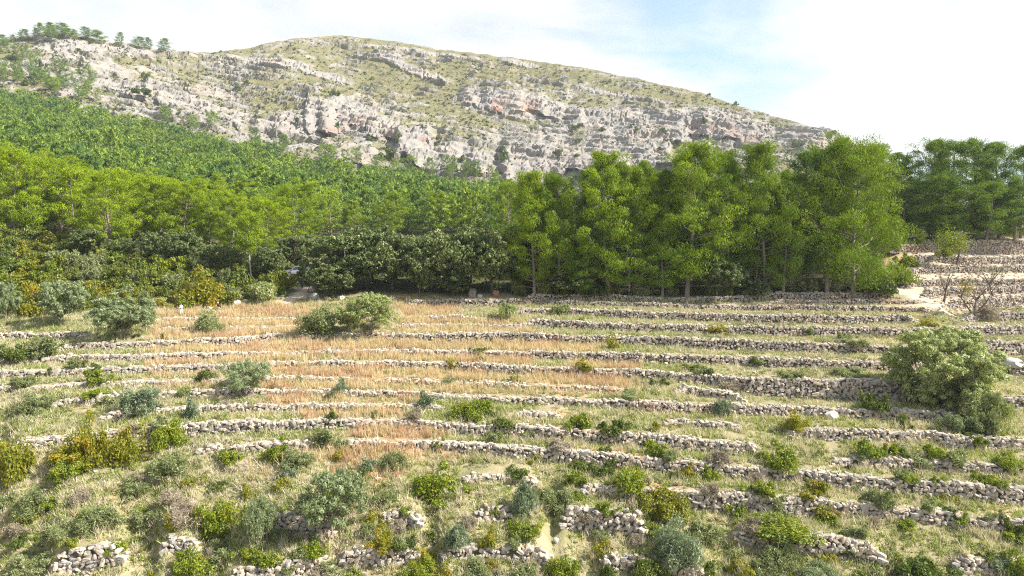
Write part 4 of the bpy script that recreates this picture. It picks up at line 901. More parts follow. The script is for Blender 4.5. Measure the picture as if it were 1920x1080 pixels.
# holm oaks in front of the wood
for i, (px, py, top, w, t) in enumerate([
    (625, 558, 484, 98, 'low bright holm oak standing in front of the parked car'), (578, 549, 474, 46, 'small holm oak partly hiding the parked car'),
    (650, 543, 412, 150, 'wide dark holm oak behind the low bright oak'), (735, 541, 420, 120, 'dark holm oak in the middle of the oak group'),
    (790, 556, 466, 68, 'slim holm oak standing forward of the oak group'), (838, 548, 414, 130, 'tall dark holm oak behind the slim oak'),
    (850, 556, 502, 70, 'low glossy holm oak bush beside the slim oak'), (925, 549, 404, 128, 'dark holm oak next to the first front pines'),
    (985, 545, 430, 80, 'half-hidden holm oak between oaks and front pines'), (556, 511, 428, 80, 'dark holm oak behind the parked car'),
    (700, 528, 408, 110, 'background holm oak between two larger oaks'), (885, 530, 408, 110, 'background holm oak behind the right pair of oaks'),
    (338, 497, 418, 84, 'silvery dark holm oak above the maquis'), (288, 494, 424, 64, 'dark holm oak left of the silvery oak'),
    (168, 478, 420, 76, 'very dark oak in the shade under the left pines'), (1345, 558, 472, 110, 'bright-leaved holm oak at the foot of the front pines'),
    (1415, 554, 515, 56, 'low green oak bush at the foot of the front pines'), (1060, 552, 500, 90, 'shaded oak bush below the first front pines'), (440, 510, 450, 60, 'small dark oak left of the leaning pale pine'),(780, 535, 432, 90, 'shaded holm oak in the gap left of the tall dark oak'), (505, 520, 452, 62, 'dark oak between the leaning pale pine and the parked car'), (230, 486, 440, 60, 'low dark oak at the top of the bushy slope'), (395, 505, 446, 60, 'dark oak right of the silvery oak')]):
    tree_px('holm_oak', OAK[i % 5], px, py, top, w, 1.05, label=t, group='holm oaks along the edge of the wood')
# front pines: (column, foot, top, width, form, label)
FRONT = [
 (1000,556,328,100,'b0'),(1050,552,332,92,'b1'),(1140,553,288,130,'b3'),(1100,550,318,80,'d0'),(1200,549,306,105,'b2'),(1292,556,272,150,'b4'),(1240,548,318,80,'d1'),
 (1365,549,288,110,'b5'),(1432,547,274,116,'b0'),(1500,545,286,110,'d3'),(1548,548,272,120,'b1'),(1180,555,400,80,'d2'),(1330,552,330,80,'d4'),(1470,550,340,90,'d0'),(1085,556,440,84,'d3'),(1240,556,420,90,'d2')]
FRONT_L = ['leftmost front pine, next to the oaks', 'slim front pine second from the oaks', 'tall airy pine with pale lit crown, left in the front row', 'dark pine tucked left of the tall airy pine',
 'narrow yellow-green front pine right of the tall airy pine', 'broadest front pine, lit on its right side, in the middle of the row', 'dark pine tucked left of the broadest front pine',
 'slender front pine right of the broadest one', 'tall narrow front pine with even green crown', 'dark front pine left of the full bright pine', 'tall front pine behind the full bright pine',
 'low shaded pine under the narrow yellow-green pine', 'dark pine behind the broadest front pine', 'shaded pine between two tall narrow front pines', 'low shaded pine with drooping pale limbs', 'short shaded pine under the broadest front pine']
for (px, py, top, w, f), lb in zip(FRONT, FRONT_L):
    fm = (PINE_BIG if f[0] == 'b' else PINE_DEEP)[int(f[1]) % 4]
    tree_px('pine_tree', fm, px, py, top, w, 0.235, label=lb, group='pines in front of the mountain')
tree_px('pine_tree', PINE_FULL[0], 1600, 556, 275, 190, 0.31, rz=2.6, label='full bright green pine leafy to the ground beside the footpath', group='pines in front of the mountain')
tree_px('pine_tree', PINE_FULL[1], 1676, 475, 408, 44, 0.31, label='young bright pine at the left end of the upper right wall')
tree_px('pine_tree', PINE_FULL[1], 1768, 459, 408, 32, 0.31, rz=1, label='young pointed pine standing above the upper right wall')
tree_px('pine_tree', PINE_FULL[1], 1725, 459, 434, 22, 0.31, rz=2, label='small lime-green pine seedling above the upper right wall')
RIGHTG = [(1650,448,272,84),(1698,447,284,100),(1742,446,262,96),(1790,448,266,110),(1832,446,258,84),(1872,448,264,100),(1915,447,274,90),(1765,450,330,90),(1850,452,340,100),(1900,452,350,90),(1690,452,350,90)]
RL = ['leftmost pine of the upper right grove', 'second pine from left in the upper right grove', 'tall dark pine left of centre in the upper right grove', 'broad pine in the middle of the upper right grove', 'tallest pine of the upper right grove',
 'rounded pine second from the right in the upper right grove', 'pine cut by the right edge in the upper right grove', 'low-limbed pine in front of the broad grove pine', 'low-limbed pine in front of the tallest grove pine', 'low-limbed pine at the right end of the upper wall', 'low shaded pine at the left of the upper right grove']
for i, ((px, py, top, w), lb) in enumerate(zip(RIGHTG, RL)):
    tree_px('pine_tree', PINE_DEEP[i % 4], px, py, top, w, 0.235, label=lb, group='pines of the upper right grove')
# second row behind the front pines
r_ = np.random.default_rng(77)
N_PINE = len(FRONT) + len(RIGHTG) + 4
for i in range(34):
    px = 985 + i * 27 + r_.normal(0, 8); Y = r_.uniform(123, 140) if px < 1650 else r_.uniform(150, 165); X = (px - 960) / F * Y; z = float(gz(X, Y))
    ht = (HY - r_.uniform(305, 352)) / F * Y - (z - CZ)
    if px < 1110: ht = (HY - r_.uniform(345, 385)) / F * Y - (z - CZ)
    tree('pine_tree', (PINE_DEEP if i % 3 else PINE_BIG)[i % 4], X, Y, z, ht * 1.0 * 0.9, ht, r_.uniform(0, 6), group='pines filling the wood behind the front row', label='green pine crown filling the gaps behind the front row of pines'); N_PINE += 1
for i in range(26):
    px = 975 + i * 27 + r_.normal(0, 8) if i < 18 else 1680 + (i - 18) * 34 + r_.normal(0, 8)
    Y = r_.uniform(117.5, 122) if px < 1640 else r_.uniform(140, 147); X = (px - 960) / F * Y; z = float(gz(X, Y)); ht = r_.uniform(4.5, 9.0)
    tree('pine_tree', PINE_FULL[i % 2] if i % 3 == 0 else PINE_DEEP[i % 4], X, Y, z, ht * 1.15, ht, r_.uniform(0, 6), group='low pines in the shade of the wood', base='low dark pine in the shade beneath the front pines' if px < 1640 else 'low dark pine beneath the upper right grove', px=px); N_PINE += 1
# left wood: nearest pines one by one
LEFTN = [(28,446,286,130),(-20,440,300,110),(75,440,305,100),(115,440,320,90),(205,470,332,128),(160,440,330,100),(255,452,345,90),(300,448,340,100),(345,462,345,110),(395,462,368,86),(430,470,380,80),(552,470,352,110),(500,476,378,90),(640,430,384,60),(722,446,388,72),(826,440,366,66),(765,436,400,54),(600,440,372,60),(915,440,372,60),(870,440,382,56),(955,460,350,80)]
for i, (px, py, top, w) in enumerate(LEFTN):
    tree_px('pine_tree', PINE_WIDE[i % 4] if w / (py - top) > 0.6 else PINE_BIG[i % 4], px, py, top, w, 0.41 if w / (py - top) > 0.6 else 0.235, group='yellow-green pines along the near edge of the left wood', base='yellow-green pine at the near edge of the left wood' if px < 600 else 'bright pine rising behind the holm oaks'); N_PINE += 1
# leaning pale-stemmed pine and thin dead-limbed pine
def sapling(name, px, py, top, wpx, label, seed, mat, lean, bare):
    X, Y, z = hit(px, py); hm = (py - top) * Y / F
    c, t3 = pine_form(seed, mat, 40, 46, bare, wpx / (py - top) / 2, 0.030, 0.34, cl=4)
    o = empty(name, (X, Y, z)); o.rotation_euler = (0, lean, 0); o.scale = (hm, hm, hm)
    add('crown', c, o); add('trunk', mesh('trunk', t3[0] * np.array([1, 1, 1]), t3[1], [M['bark_pale']], smooth=True), o); tag(o, label, 'tree'); return o
sapling('pine_tree', 470, 522, 408, 56, 'pale-stemmed young pine with two bare forked limbs at the maquis edge', 611, 'pine', -0.06, 0.42)
sapling('pine_tree', 1419, 545, 395, 48, 'thin white-stemmed pine with dead side limbs before the dark pines', 612, 'pine', 0.02, 0.62)
# the wood on the left slope, thinning only at the rock
r_ = np.random.default_rng(99)
pts = []
Yc = np.sqrt(r_.uniform(138 ** 2, 560 ** 2, 26000)); uc = r_.uniform(-120, 1010, 26000)
Xc = (uc - 960) / F * Yc; zc_ = gz(Xc, Yc)
# edge of the wood: columns and the farthest distance with trees
lim = np.interp(uc, [-120, 0, 150, 300, 450, 600, 750, 900, 1010], [545, 545, 530, 500, 470, 455, 440, 430, 400]) + r_.normal(0, 8, len(uc))
# rows above the holm oaks are hidden; keep what can be seen
dmin = np.interp(uc, [-120, 0, 250, 420, 600, 1010], [140, 140, 142, 165, 215, 235])
ok = (Yc < lim) & (Yc > dmin)
cell = {}
for i in np.where(ok)[0]:
    sp = 7.2 + 1.2 * (Yc[i] > 220)
    key = (int(Xc[i] // sp), int(Yc[i] // sp), int(sp * 10)); good = True
    for dx in (-1, 0, 1):
        for dy in (-1, 0, 1):
            j = cell.get((key[0] + dx, key[1] + dy, key[2]))
            if j is not None and math.hypot(Xc[i] - Xc[j], Yc[i] - Yc[j]) < sp * 0.92: good = False
    if good: cell[key] = i; pts.append(i)
pts = sorted(pts, key=lambda i: Yc[i])
n_ind = 300 - N_PINE - 16 - 70
far = []
for q_, i in enumerate(pts):
    X, Y, z = Xc[i], Yc[i], zc_[i]
    hm = r_.uniform(8.0, 15.0) * (0.85 + 0.3 * vnoise(np.array([X / 25]), np.array([Y / 25]), seed=3)[0]) * (1.0 if Y < 330 else 0.86)
    if q_ < n_ind:
        fm = PINE_MID[q_ % 5] if r_.random() < np.interp(Y, [150, 260, 380], [1.0, 0.55, 0.2]) else PINE_FARB[q_ % 4]
        side = 'left' if uc[i] < 330 else 'middle' if uc[i] < 640 else 'right'
        band = 'near' if Y < 175 else 'far'
        tree('pine_tree', fm, X, Y, z, hm * r_.uniform(0.95, 1.3), hm, r_.uniform(0, 6.28), group='pines of the wood on the left slope', label=f'yellow-green pine in the {band} {side} part of the wooded slope')
    else: far.append((X, Y, z, hm, r_.uniform(0, 6.28), r_.random()))
far = np.array(far)
Vs, Fs, Ts, nv = [], [], [], 0
for f_ in range(6):
    me = PINE_FAR[f_][0]; Va = np.empty(len(me.vertices) * 3, np.float32); me.vertices.foreach_get('co', Va); Va = Va.reshape(-1, 3)
    ta = np.empty(len(Va), np.float32); me.attributes['tint'].data.foreach_get('value', ta)
    tri = np.arange(len(Va)).reshape(-1, 3); sel = far[f_::6]
    for X, Y, z, hm, rz, rd in sel:
        kp = slice(0, None) if Y < 250 else slice(0, None, 2); big = 1.0 if Y < 250 else 1.35
        c, s = math.cos(rz), math.sin(rz)
        Tt = tri[kp].ravel(); W = Va[Tt].reshape(-1, 3, 3); m_ = W.mean(1, keepdims=True); W = (m_ + (W - m_) * big).reshape(-1, 3)
        Vs.append(np.stack([X + hm * 1.0 * (c * W[:, 0] - s * W[:, 1]), Y + hm * 1.0 * (s * W[:, 0] + c * W[:, 1]), z + hm * W[:, 2]], 1)); Ts.append(np.clip(ta[Tt] * 0.30 + rd * 0.66, 0, .97))
V = np.concatenate(Vs); tf = np.concatenate(Ts)
M['pine_mass'] = leaf_mat('pine_wood_needles', (0.045, 0.115, 0.038), (0.255, 0.330, 0.034), None, 0.22, 0.0)
tag(add('pine_wood', mesh('pine_wood', V, np.arange(len(V)).reshape(-1, 3), [M['pine_mass']], attrs={'tint': tf})), kind='stuff')
# pines thinning out over the rock above the wood
r_ = np.random.default_rng(171); k_ = 0
while k_ < 70:
    px = r_.uniform(-10, 960) if k_ > 34 else r_.uniform(-10, 190)
    edge = np.interp(px, [0, 60, 150, 270, 400, 500, 600, 700, 850, 960], [150, 158, 186, 222, 250, 280, 303, 318, 332, 345])
    py = edge - (abs(r_.normal(0, 30)) if px < 190 else abs(r_.normal(0, 9))) + 4
    if py < 96: continue
    X, Y, z = mtn_at(px, py); hm = r_.uniform(7, 13)
    tree('pine_tree', PINE_FARB[k_ % 4], X, Y - 0.5, z - 0.5, hm * r_.uniform(.9, 1.3), hm, r_.uniform(0, 6), group='pines scattered over the rock above the wood', px=px, base=('lone pine on rock above the wood' + (', left half' if px < 560 else ', right half')) if px > 190 else f'pine on the upper left rocks, {"high up" if py < 122 else "halfway up" if py < 145 else "just above the wood"}'); k_ += 1
# pines on the left ridge
for px, py, hpx in [(8,82,17),(24,76,13),(46,75,17),(72,66,14),(82,66,17),(97,66,21),(106,68,16),(122,66,19),(140,69,16),(150,70,13),(167,73,15),(188,79,23),(231,86,18),(266,90,17),(285,91,19),(310,93,17)]:
    X, Y, z = mtn_at(px, py + 2); hm = hpx * Y / F
    tree('pine_tree', PINE_DEEP[px % 4], X, Y - 0.5, z - hm * 0.22, hm * (2.0 + 0.7 * (px % 3)), hm * (1.25 + 0.12 * (px % 4)), px, group='pines on the ridge at the upper left', base='dark little pine on the skyline of the left ridge', px=px)
# single dark shrubs on the mountain
for px, py, w, h in [(630,178,34,18),(447,168,16,12),(532,148,11,9),(468,158,16,10),(270,178,56,26),(286,150,22,26),(868,302,26,18),(1046,297,26,18),(1078,294,18,12),(1128,246,22,12),(1190,247,18,15),(1236,249,22,16),(1080,268,20,14),(1330,180,12,10),(1381,197,14,13),(1490,278,44,26),(957,122,20,11),(722,300,44,40),(752,270,16,34),(945,300,34,44),(1075,240,22,12),(560,230,14,22),(800,240,14,9),(880,258,16,9),(700,150,16,8),(700,265,22,14),(1180,240,14,10),(1060,225,14,9),(1310,232,18,22),(1110,190,14,8),(1090,155,12,8),(1230,282,18,12),(640,240,12,22),(60,160,40,24),(90,128,22,22),(26,112,40,22),(160,100,30,8),(1430,225,10,6),(1545,250,10,6)]:
    X, Y, z = mtn_at(px, py); s = w * Y / F / 2; hm = h * Y / F
    o = add('mountain_shrub', bush_meshes('dark', 0)[(px + py) % 3][0], None, (X, Y - 0.3, z - 0.2), (0, 0, px), (s, s, hm))
    tag(o, None, 'shrub', 'dark shrubs dotted over the mountainside')
    sz_ = 'large' if w > 30 else 'mid-sized' if w > 17 else 'tiny'
    reg = 'near the ridge' if py < 130 else 'on the upper mountainside' if py < 205 else 'on the lower cliffs'
    hp = 'far left' if px < 320 else 'left' if px < 660 else 'in the middle' if px < 980 else 'right of the middle' if px < 1260 else 'far right'
    later(o, f'{sz_} dark green shrub {reg}, {hp}', px)
# maquis slope below the left wood
r_ = np.random.default_rng(123)
mq = []
for i in range(900):
    px = r_.uniform(-30, 545); py = r_.uniform(446, 590)
    lo = np.interp(px, [-30, 250, 330, 470, 545], [600, 588, 584, 572, 560]); hi = np.interp(px, [-30, 100, 250, 420, 545], [436, 442, 486, 500, 520])
    if py > lo - 3 or py < hi: continue
    if any(abs(px - a) < 20 and abs(py - b) < 11 for a, b in mq): continue
    mq.append((px, py))
for px, py in sorted(mq, key=lambda q: q[1]):
    kd = r_.choice(['maquis', 'maquis', 'maquis', 'maquis', 'dark', 'yellow', 'mastic', 'grey', 'russet' if px < 110 else 'maquis'])
    X, Y, z = hit(px, py); s = r_.uniform(38, 62) * Y / F / 2; hm = r_.uniform(26, 48) * Y / F
    o = add('maquis_shrub', bush_meshes(kd, 1)[int(px) % 3][0], None, (X, Y, z - 0.1), (0, 0, px), (s, s, hm))
    tag(o, None, 'shrub', 'maquis shrubs on the slope below the left wood')
    cw = {'maquis': 'mid-green', 'dark': 'dark green', 'yellow': 'yellowish', 'mastic': 'bright green', 'grey': 'greyish', 'russet': 'russet'}[kd]
    later(o, f'{cw} maquis shrub on the {"upper" if py < 505 else "middle" if py < 545 else "lower"} {"left" if px < 170 else "middle" if px < 350 else "right"} of the bushy slope', px)
bush('yellow', 373, 574, 112, 82, label='big round yellow bush right behind the standing person in white', group=None, ysc=0.5)
bush('yellow', 66, 592, 76, 66, label='orange-tinged yellow bush between the two left olives', group=None)
# undergrowth in the shade at the foot of the pines
for i in range(46):
    px = 970 + i * 15.3 + r_.normal(0, 5); py = r_.uniform(548, 553) if px < 1440 else r_.uniform(543, 548)
    if px > 1690: py = r_.uniform(447, 452)
    X, Y, z = hit(px, py); s = r_.uniform(28, 62) * Y / F / 2; hm = r_.uniform(16, 52) * Y / F
    o = add('understorey_shrub', bush_meshes(r_.choice(['dark', 'dark', 'grey', 'maquis']), 1)[i % 3][0], None, (X, Y - 0.3, z - 0.1), (0, 0, px), (s, s * 0.6, hm))
    tag(o, 'dark shrub in the shade at the foot of the front pines', 'shrub', 'undergrowth shrubs at the foot of the pines')
# ---- bare and half-bare trees on the stony hillside
def bare_tree(name, px, py, top, wpx, label, seed, stems=1, twigs=90, leafk=None, mat='bark_dark', leaf_at=None):
    r = np.random.default_rng(seed); X, Y, z = hit(px, py); H = (py - top) * Y / F; Wm = wpx * Y / F
    root = empty(name, (X, Y, z)); limbs, tws, tips = [], [], []
    for s in range(stems):
        a0 = r.uniform(0, 6.28); sp = (0.10 if stems == 1 else 0.28) * Wm
        f_ = np.array([math.cos(a0) * sp, math.sin(a0) * sp * 0.6, H * r.uniform(0.30, 0.42)])
        rb = 0.045 * H ** 0.8 / stems ** 0.4 + 0.03
        limbs.append(tube([[0, 0, -0.1], f_ * 0.5 + r.normal(0, .05, 3), f_], [rb, rb * .8, rb * .62], 7))
        for k in range(5 if stems == 1 else 3):
            a = a0 + k * 2.2 + r.normal(0, .4); e = f_ + np.array([math.cos(a) * Wm * r.uniform(.22, .46), math.sin(a) * Wm * r.uniform(.2, .4), H * r.uniform(.28, .56)])
            m_ = (f_ + e) / 2 + np.array([0, 0, H * .03]) + r.normal(0, .06, 3)
            limbs.append(tube([f_, m_, e], [rb * .5, rb * .32, rb * .12], 5)); tips += [e, m_ * .4 + e * .6, m_]
    for i in range(twigs):
        b = tips[i % len(tips)]; d = unit(np.array([b[0] * 0.6, b[1] * .6, H * 0.35]) + r.normal(0, .5 * Wm * .4, 3)); L = H * r.uniform(.08, .22)
        tws.append(tube([b, b + d * L * .5 + r.normal(0, .03, 3), b + d * L], [0.016, 0.010, 0.004], 3))
    t1 = cat(limbs); t2 = cat(tws)
    add('trunk', mesh('trunk', t1[0], t1[1], [M[mat]], smooth=True), root); add('twigs', mesh('twigs', t2[0], t2[1], [M['twig'] if leafk is None else M[mat]], attrs={'tint': np.full(len(t2[0]), .4)}), root)
    if leafk:
        n = leaf_at[3]; P = np.array(leaf_at[:3])[None] * np.array([Wm, Wm, H]) + r.normal(size=(n, 3)) * np.array(leaf_at[4]) * np.array([Wm, Wm, H])
        P[:, 2] = np.maximum(P[:, 2], 0.1)
        V, Q, tt = leaves(r, P, rdirs(r, n) + np.array([0, 0, .5]), 0.26, 0.16, r.random(n) * .95); add('crown', mesh('crown', V, Q, [M[leafk]], attrs={'tint': tt}), root)
    tag(root, label, 'tree'); return root
bare_tree('almond_tree', 1769, 568, 500, 38, 'thin leafless tree beside the bend of the footpath', 31, 1, 110)
bare_tree('almond_tree', 1826, 592, 512, 84, 'twiggy bare tree with greyish brush around its dark stems', 32, 4, 260, 'yellow', leaf_at=(-0.16, 0, 0.62, 260, (0.07, 0.07, 0.14)))
bare_tree('almond_tree', 1862, 556, 496, 62, 'bare forked tree behind the twiggy one on the stony hillside', 33, 1, 150, 'grey', leaf_at=(0.08, 0, 0.8, 160, (0.22, 0.2, 0.12)))
bare_tree('almond_tree', 1792, 501, 436, 70, 'crooked dark-stemmed tree with lime foliage on the stony hillside', 34, 1, 40, 'mastic', leaf_at=(-0.10, 0, 0.70, 2600, (0.18, 0.16, 0.15)))
bush('mastic', 1688, 532, 64, 58, label='bright skirt of low pine growth where the footpath begins', group=None)
bush('dark', 1650, 552, 76, 60, label='dark bush under the full bright pine beside the footpath', group=None)
bush('mastic', 1700, 500, 40, 34, label='small bright bush on the bank above the footpath', group=None)
bush('mastic', 1768, 482, 36, 26, label='lime-green bush left of the crooked dark-stemmed tree', group=None)
bush('twig', 1850, 600, 64, 38, label='grey brushwood heap at the foot of the twiggy bare tree', group=None)

# ------------------------------------------------------------------ grass and herbs over the terraces
DRY = [(285,600,572,634,1),(745,860,566,606,.9),(740,1000,600,626,.6),(270,860,636,662,.95),(640,1130,632,662,.8),(560,1000,660,690,.9),(1070,1200,668,694,1),(270,640,660,690,.7),(500,960,686,716,.95),(960,1200,700,730,.7),(480,760,712,742,.95),(740,1200,716,745,.65),(500,800,736,770,.85),(560,760,755,792,.8),(650,830,796,830,1),(560,880,828,870,.75),(620,760,860,900,.5),(440,560,860,905,.3),(270,420,700,745,.45),(940,1000,560,575,.2)]
def dryness(u, v):
    d = np.zeros_like(u)
    for x0, x1, y0, y1, a in DRY:
        d = np.maximum(d, a * sstep(x0 - 25, x0 + 25, u) * (1 - sstep(x1 - 25, x1 + 25, u)) * sstep(y0 - 4, y0 + 3, v) * (1 - sstep(y1 - 3, y1 + 4, v)))
    return d
def grass(name, mat, X, Y, z, hgt, nb, lean, width, r, tint_scale=1.0, heads=False):
    n = len(X) * nb; k = np.repeat(np.arange(len(X)), nb)
    P = np.stack([X, Y, z - 0.02], 1)[k] + r.normal(size=(n, 3)) * np.array([0.10, 0.10, 0.0])
    d = np.stack([r.normal(0, lean, n), r.normal(0, lean, n), np.ones(n)], 1)
    ti_ = np.clip((0.5 * r.random(len(X))[k] + 0.5 * r.random(n)) * tint_scale, 0, .995)
    V, Ft, t_ = blades(r, P, d, hgt[k] * r.uniform(.5, 1.15, n), width * r.uniform(.7, 1.4, n), ti_)
    tag(add(name, mesh(name, V, Ft, [M[mat]], attrs={'tint': t_})), kind='stuff'); return len(Ft)
X, Y, z, u, v, r = scatter(166000, -170, 2080, 556, 1110, 201)
wm = wmask(X, Y); pth = np.minimum(seg_dist(X, Y, PATH) - 0.9, seg_dist(X, Y, PATH2) - 1.4)
pat = fbm(X * 0.16, Y * 0.30, o=4, seed=301); pat2 = fbm(X * 0.5, Y * 0.5, o=3, seed=305); dry = dryness(u, v)
base_ok = ((wm < 0.5) | (r.random(len(X)) < 0.22)) & (pth > 0) & (np.where(u < 1660, Y < 113, Y < 110) | (u > 1660) & (v > 600))
clump = fbm(X * 0.55, Y * 1.1, o=3, seed=377)
k = base_ok & (dry * (0.45 + 1.0 * clump) > r.random(len(X)) * 1.05 + 0.14) & (r.random(len(X)) > 0.10 + 0.35 * (pat > 0.56))
X1, Y1, z1 = X[k], Y[k], z[k]
h1 = (0.45 + 0.55 * r.random(k.sum())) * (0.25 + 1.5 * clump[k])
rs = (fbm(X1 * 0.21, Y1 * 0.5, o=3, seed=611) + 0.10 * ((v[k] > 790) & (u[k] > 640))) > 0.54
nt_ = grass('golden_dry_grass', 'grass_gold', X1[~rs], Y1[~rs], z1[~rs], h1[~rs], 8, 0.24, 0.055, r)
nt_ += grass('rusty_dry_grass', 'grass_rust', X1[rs], Y1[rs], z1[rs], h1[rs] * 0.9, 8, 0.26, 0.055, r)
rest = base_ok & ~k & ((dry < 0.6) | (r.random(len(X)) < 0.35))
bare_ = fbm(X * 0.30, Y * 0.30, o=4, seed=333) > 0.70
right_short = np.where(u > 1250, sstep(1250, 1420, u) * (v < 760), 0)
k2 = rest & ~bare_ & (r.random(len(X)) < np.where(pat > 0.48, 0.75, 0.34) * (1 - 0.35 * right_short))
h2 = (0.22 + 0.50 * r.random(k2.sum()) ** 2) * (1 - 0.45 * right_short[k2]) * (0.7 + 0.6 * pat2[k2])
nt_ += grass('green_grass', 'grass_green', X[k2], Y[k2], z[k2], h2, 6, 0.60, 0.085, r)
k3 = rest & ~k2 & ~bare_ & (r.random(len(X)) < 0.80)
h3 = (0.26 + 0.60 * r.random(k3.sum()) ** 2) * (1 - 0.45 * right_short[k3]) * (0.6 + 0.8 * pat[k3])
nt_ += grass('pale_dry_grass', 'grass_pale', X[k3], Y[k3], z[k3], h3, 6, 0.42, 0.060, r)
kt = rest & (r.random(len(X)) < 0.012 * (1 + (v > 800)) * (1 - 0.8 * (right_short > 0.3)))
nt_ += grass('straw_tussocks', 'grass_pale', X[kt], Y[kt], z[kt], 0.65 + 0.55 * r.random(kt.sum()), 34, 0.50, 0.045, r)
# low herbs and dwarf shrubs between the grasses
def herbs(name, mat, X, Y, z, S, q, L, W, r):
    n = len(X) * q; k = np.repeat(np.arange(len(X)), q); d = rdirs(r, n); d[:, 2] = np.abs(d[:, 2])
    P = np.stack([X, Y, z], 1)[k] + d * S[k][:, None] * np.array([1, 1, .8]) * r.uniform(.35, 1, (n, 1))
    V, Fq, t_ = leaves(r, P, d * .7 + rdirs(r, n) * .7, L * r.uniform(.7, 1.4, n), W * (1.4 if W < 0.06 else 1), np.clip(.55 * r.random(len(X))[k] + .45 * r.random(n), 0, .99), W < 0.06)
    tag(add(name, mesh(name, V, Fq, [M[mat]], attrs={'tint': t_})), kind='stuff'); return len(Fq) * (Fq.shape[1] - 2)
clus = 0.35 + 2.4 * sstep(0.50, 0.66, fbm(X * 0.28, Y * 0.28, o=3, seed=401))
k4 = rest & ~bare_ & (pat > 0.45) & (r.random(len(X)) < 0.050 * clus)
nt_ += herbs('green_herbs', 'maquis', X[k4], Y[k4], z[k4], 0.20 + 0.70 * r.random(k4.sum()) ** 3, 22, 0.16, 0.09, r)
k5 = rest & (pat2 > 0.42) & (r.random(len(X)) < 0.060 * clus)
nt_ += herbs('grey_dwarf_shrubs', 'herb_grey', X[k5], Y[k5], z[k5], 0.20 + 0.65 * r.random(k5.sum()) ** 3, 22, 0.17, 0.05, r)
k6 = rest & (r.random(len(X)) < 0.026 * clus)
nt_ += herbs('brown_dwarf_shrubs', 'twig', X[k6], Y[k6], z[k6], 0.22 + 0.70 * r.random(k6.sum()) ** 3, 22, 0.22, 0.028, r)
# forest-floor growth on the wooded hillside between trunks and maquis
r = np.random.default_rng(555); n = 5200
Yf = np.sqrt(r.uniform(112 ** 2, 330 ** 2, n)); uf = r.uniform(-80, 1000, n); kf = (uf < 560) | (Yf > 118); Yf, uf = Yf[kf], uf[kf]
Xf = (uf - 960) / F * Yf; zf = gz(Xf, Yf); kf = seg_dist(Xf, Yf, PATH2) > 1.5; Xf, Yf, zf = Xf[kf], Yf[kf], zf[kf]
nt_ += herbs('wood_undergrowth', 'dark', Xf, Yf, zf, 0.7 + 0.9 * r.random(len(Xf)), 7, 0.65, 0.48, r)

# ------------------------------------------------------------------ boulders
def boulder(px, py, wpx, hpx, label, mat, seed):
    r = np.random.default_rng(seed); X, Y, z = hit(px, py); s = wpx * Y / F; hh = hpx * Y / F
    n1_, n2 = 14, 9
    th = np.linspace(0, 2 * pi, n1_, endpoint=False); phi = np.linspace(0.0, pi, n2)
    T, Pp = np.meshgrid(th, phi, indexing='ij'); D = np.stack([np.cos(T) * np.sin(Pp), np.sin(T) * np.sin(Pp), np.cos(Pp)], -1)
    D = np.sign(D) * np.abs(D) ** 0.75; D *= (0.75 + 0.5 * fbm(D[..., 0] * 2 + seed, D[..., 1] * 2, D[..., 2] * 2, o=3, seed=seed))[..., None]
    V = D.reshape(-1, 3) * np.array([s / 2, s / 2.4, hh * 0.62]) + np.array([0, 0, hh * .32])
    i = np.arange(n1_)[:, None] * n2 + np.arange(n2 - 1)[None]; j = ((np.arange(n1_) + 1) % n1_)[:, None] * n2 + np.arange(n2 - 1)[None]
    Q = np.stack([i, i + 1, j + 1, j], -1).reshape(-1, 4)
    o = add('boulder', mesh('boulder', V, Q, [mat], attrs={'tint': np.full(len(V), .35)}), None, (X, Y, z), (0, 0, seed)); tag(o, label, 'boulder', 'boulders on the slope')
M['rock_brown'] = plain('brown_boulder', (0.13, 0.115, 0.10), (0.26, 0.225, 0.19), 1.5, bump=.6); M['rock_grey'] = plain('grey_boulder', (0.30, 0.29, 0.28), (0.48, 0.46, 0.44), 1.5, bump=.6); M['rock_pale'] = plain('pale_boulder', (0.48, 0.41, 0.34), (0.66, 0.58, 0.49), 1.5, bump=.6); M['rock_rust'] = plain('rusty_boulder', (0.26, 0.12, 0.06), (0.36, 0.2, 0.12), 1.5, bump=.6)
for a in [(590,560,18,11,'grey boulder at the edge of the reddish track below the oak','rock_grey'),(443,572,16,10,'pale pointed boulder where the golden grass meets the maquis','rock_pale'),(460,567,11,6,'small pale boulder right of the pointed one','rock_pale'),(395,579,12,6,'low pale boulder left of the crouching person','rock_pale'),
          (886,557,18,18,'upright grey-brown boulder below the dark oaks','rock_brown'),(930,554,16,10,'rust-red boulder below the dark oaks','rock_rust'),(900,558,10,7,'small grey boulder between the upright and the red one','rock_grey'),(615,563,12,6,'pale flat boulder at the foot of the low bright oak','rock_pale'),(1043,1018,10,8,'single white stone lying in the grass near the bottom','rock_pale'),(640,562,14,8,'pale boulder right of the track under the oak','rock_pale'),(1560,785,26,14,'big pale boulder fallen from the wall beside a yellow bush','rock_pale'),(1890,690,46,14,'broad pale rock slab at the right edge beside the biggest olive','rock_grey')]:
    boulder(*a[:5], M[a[5]], int(a[0]) % 50)

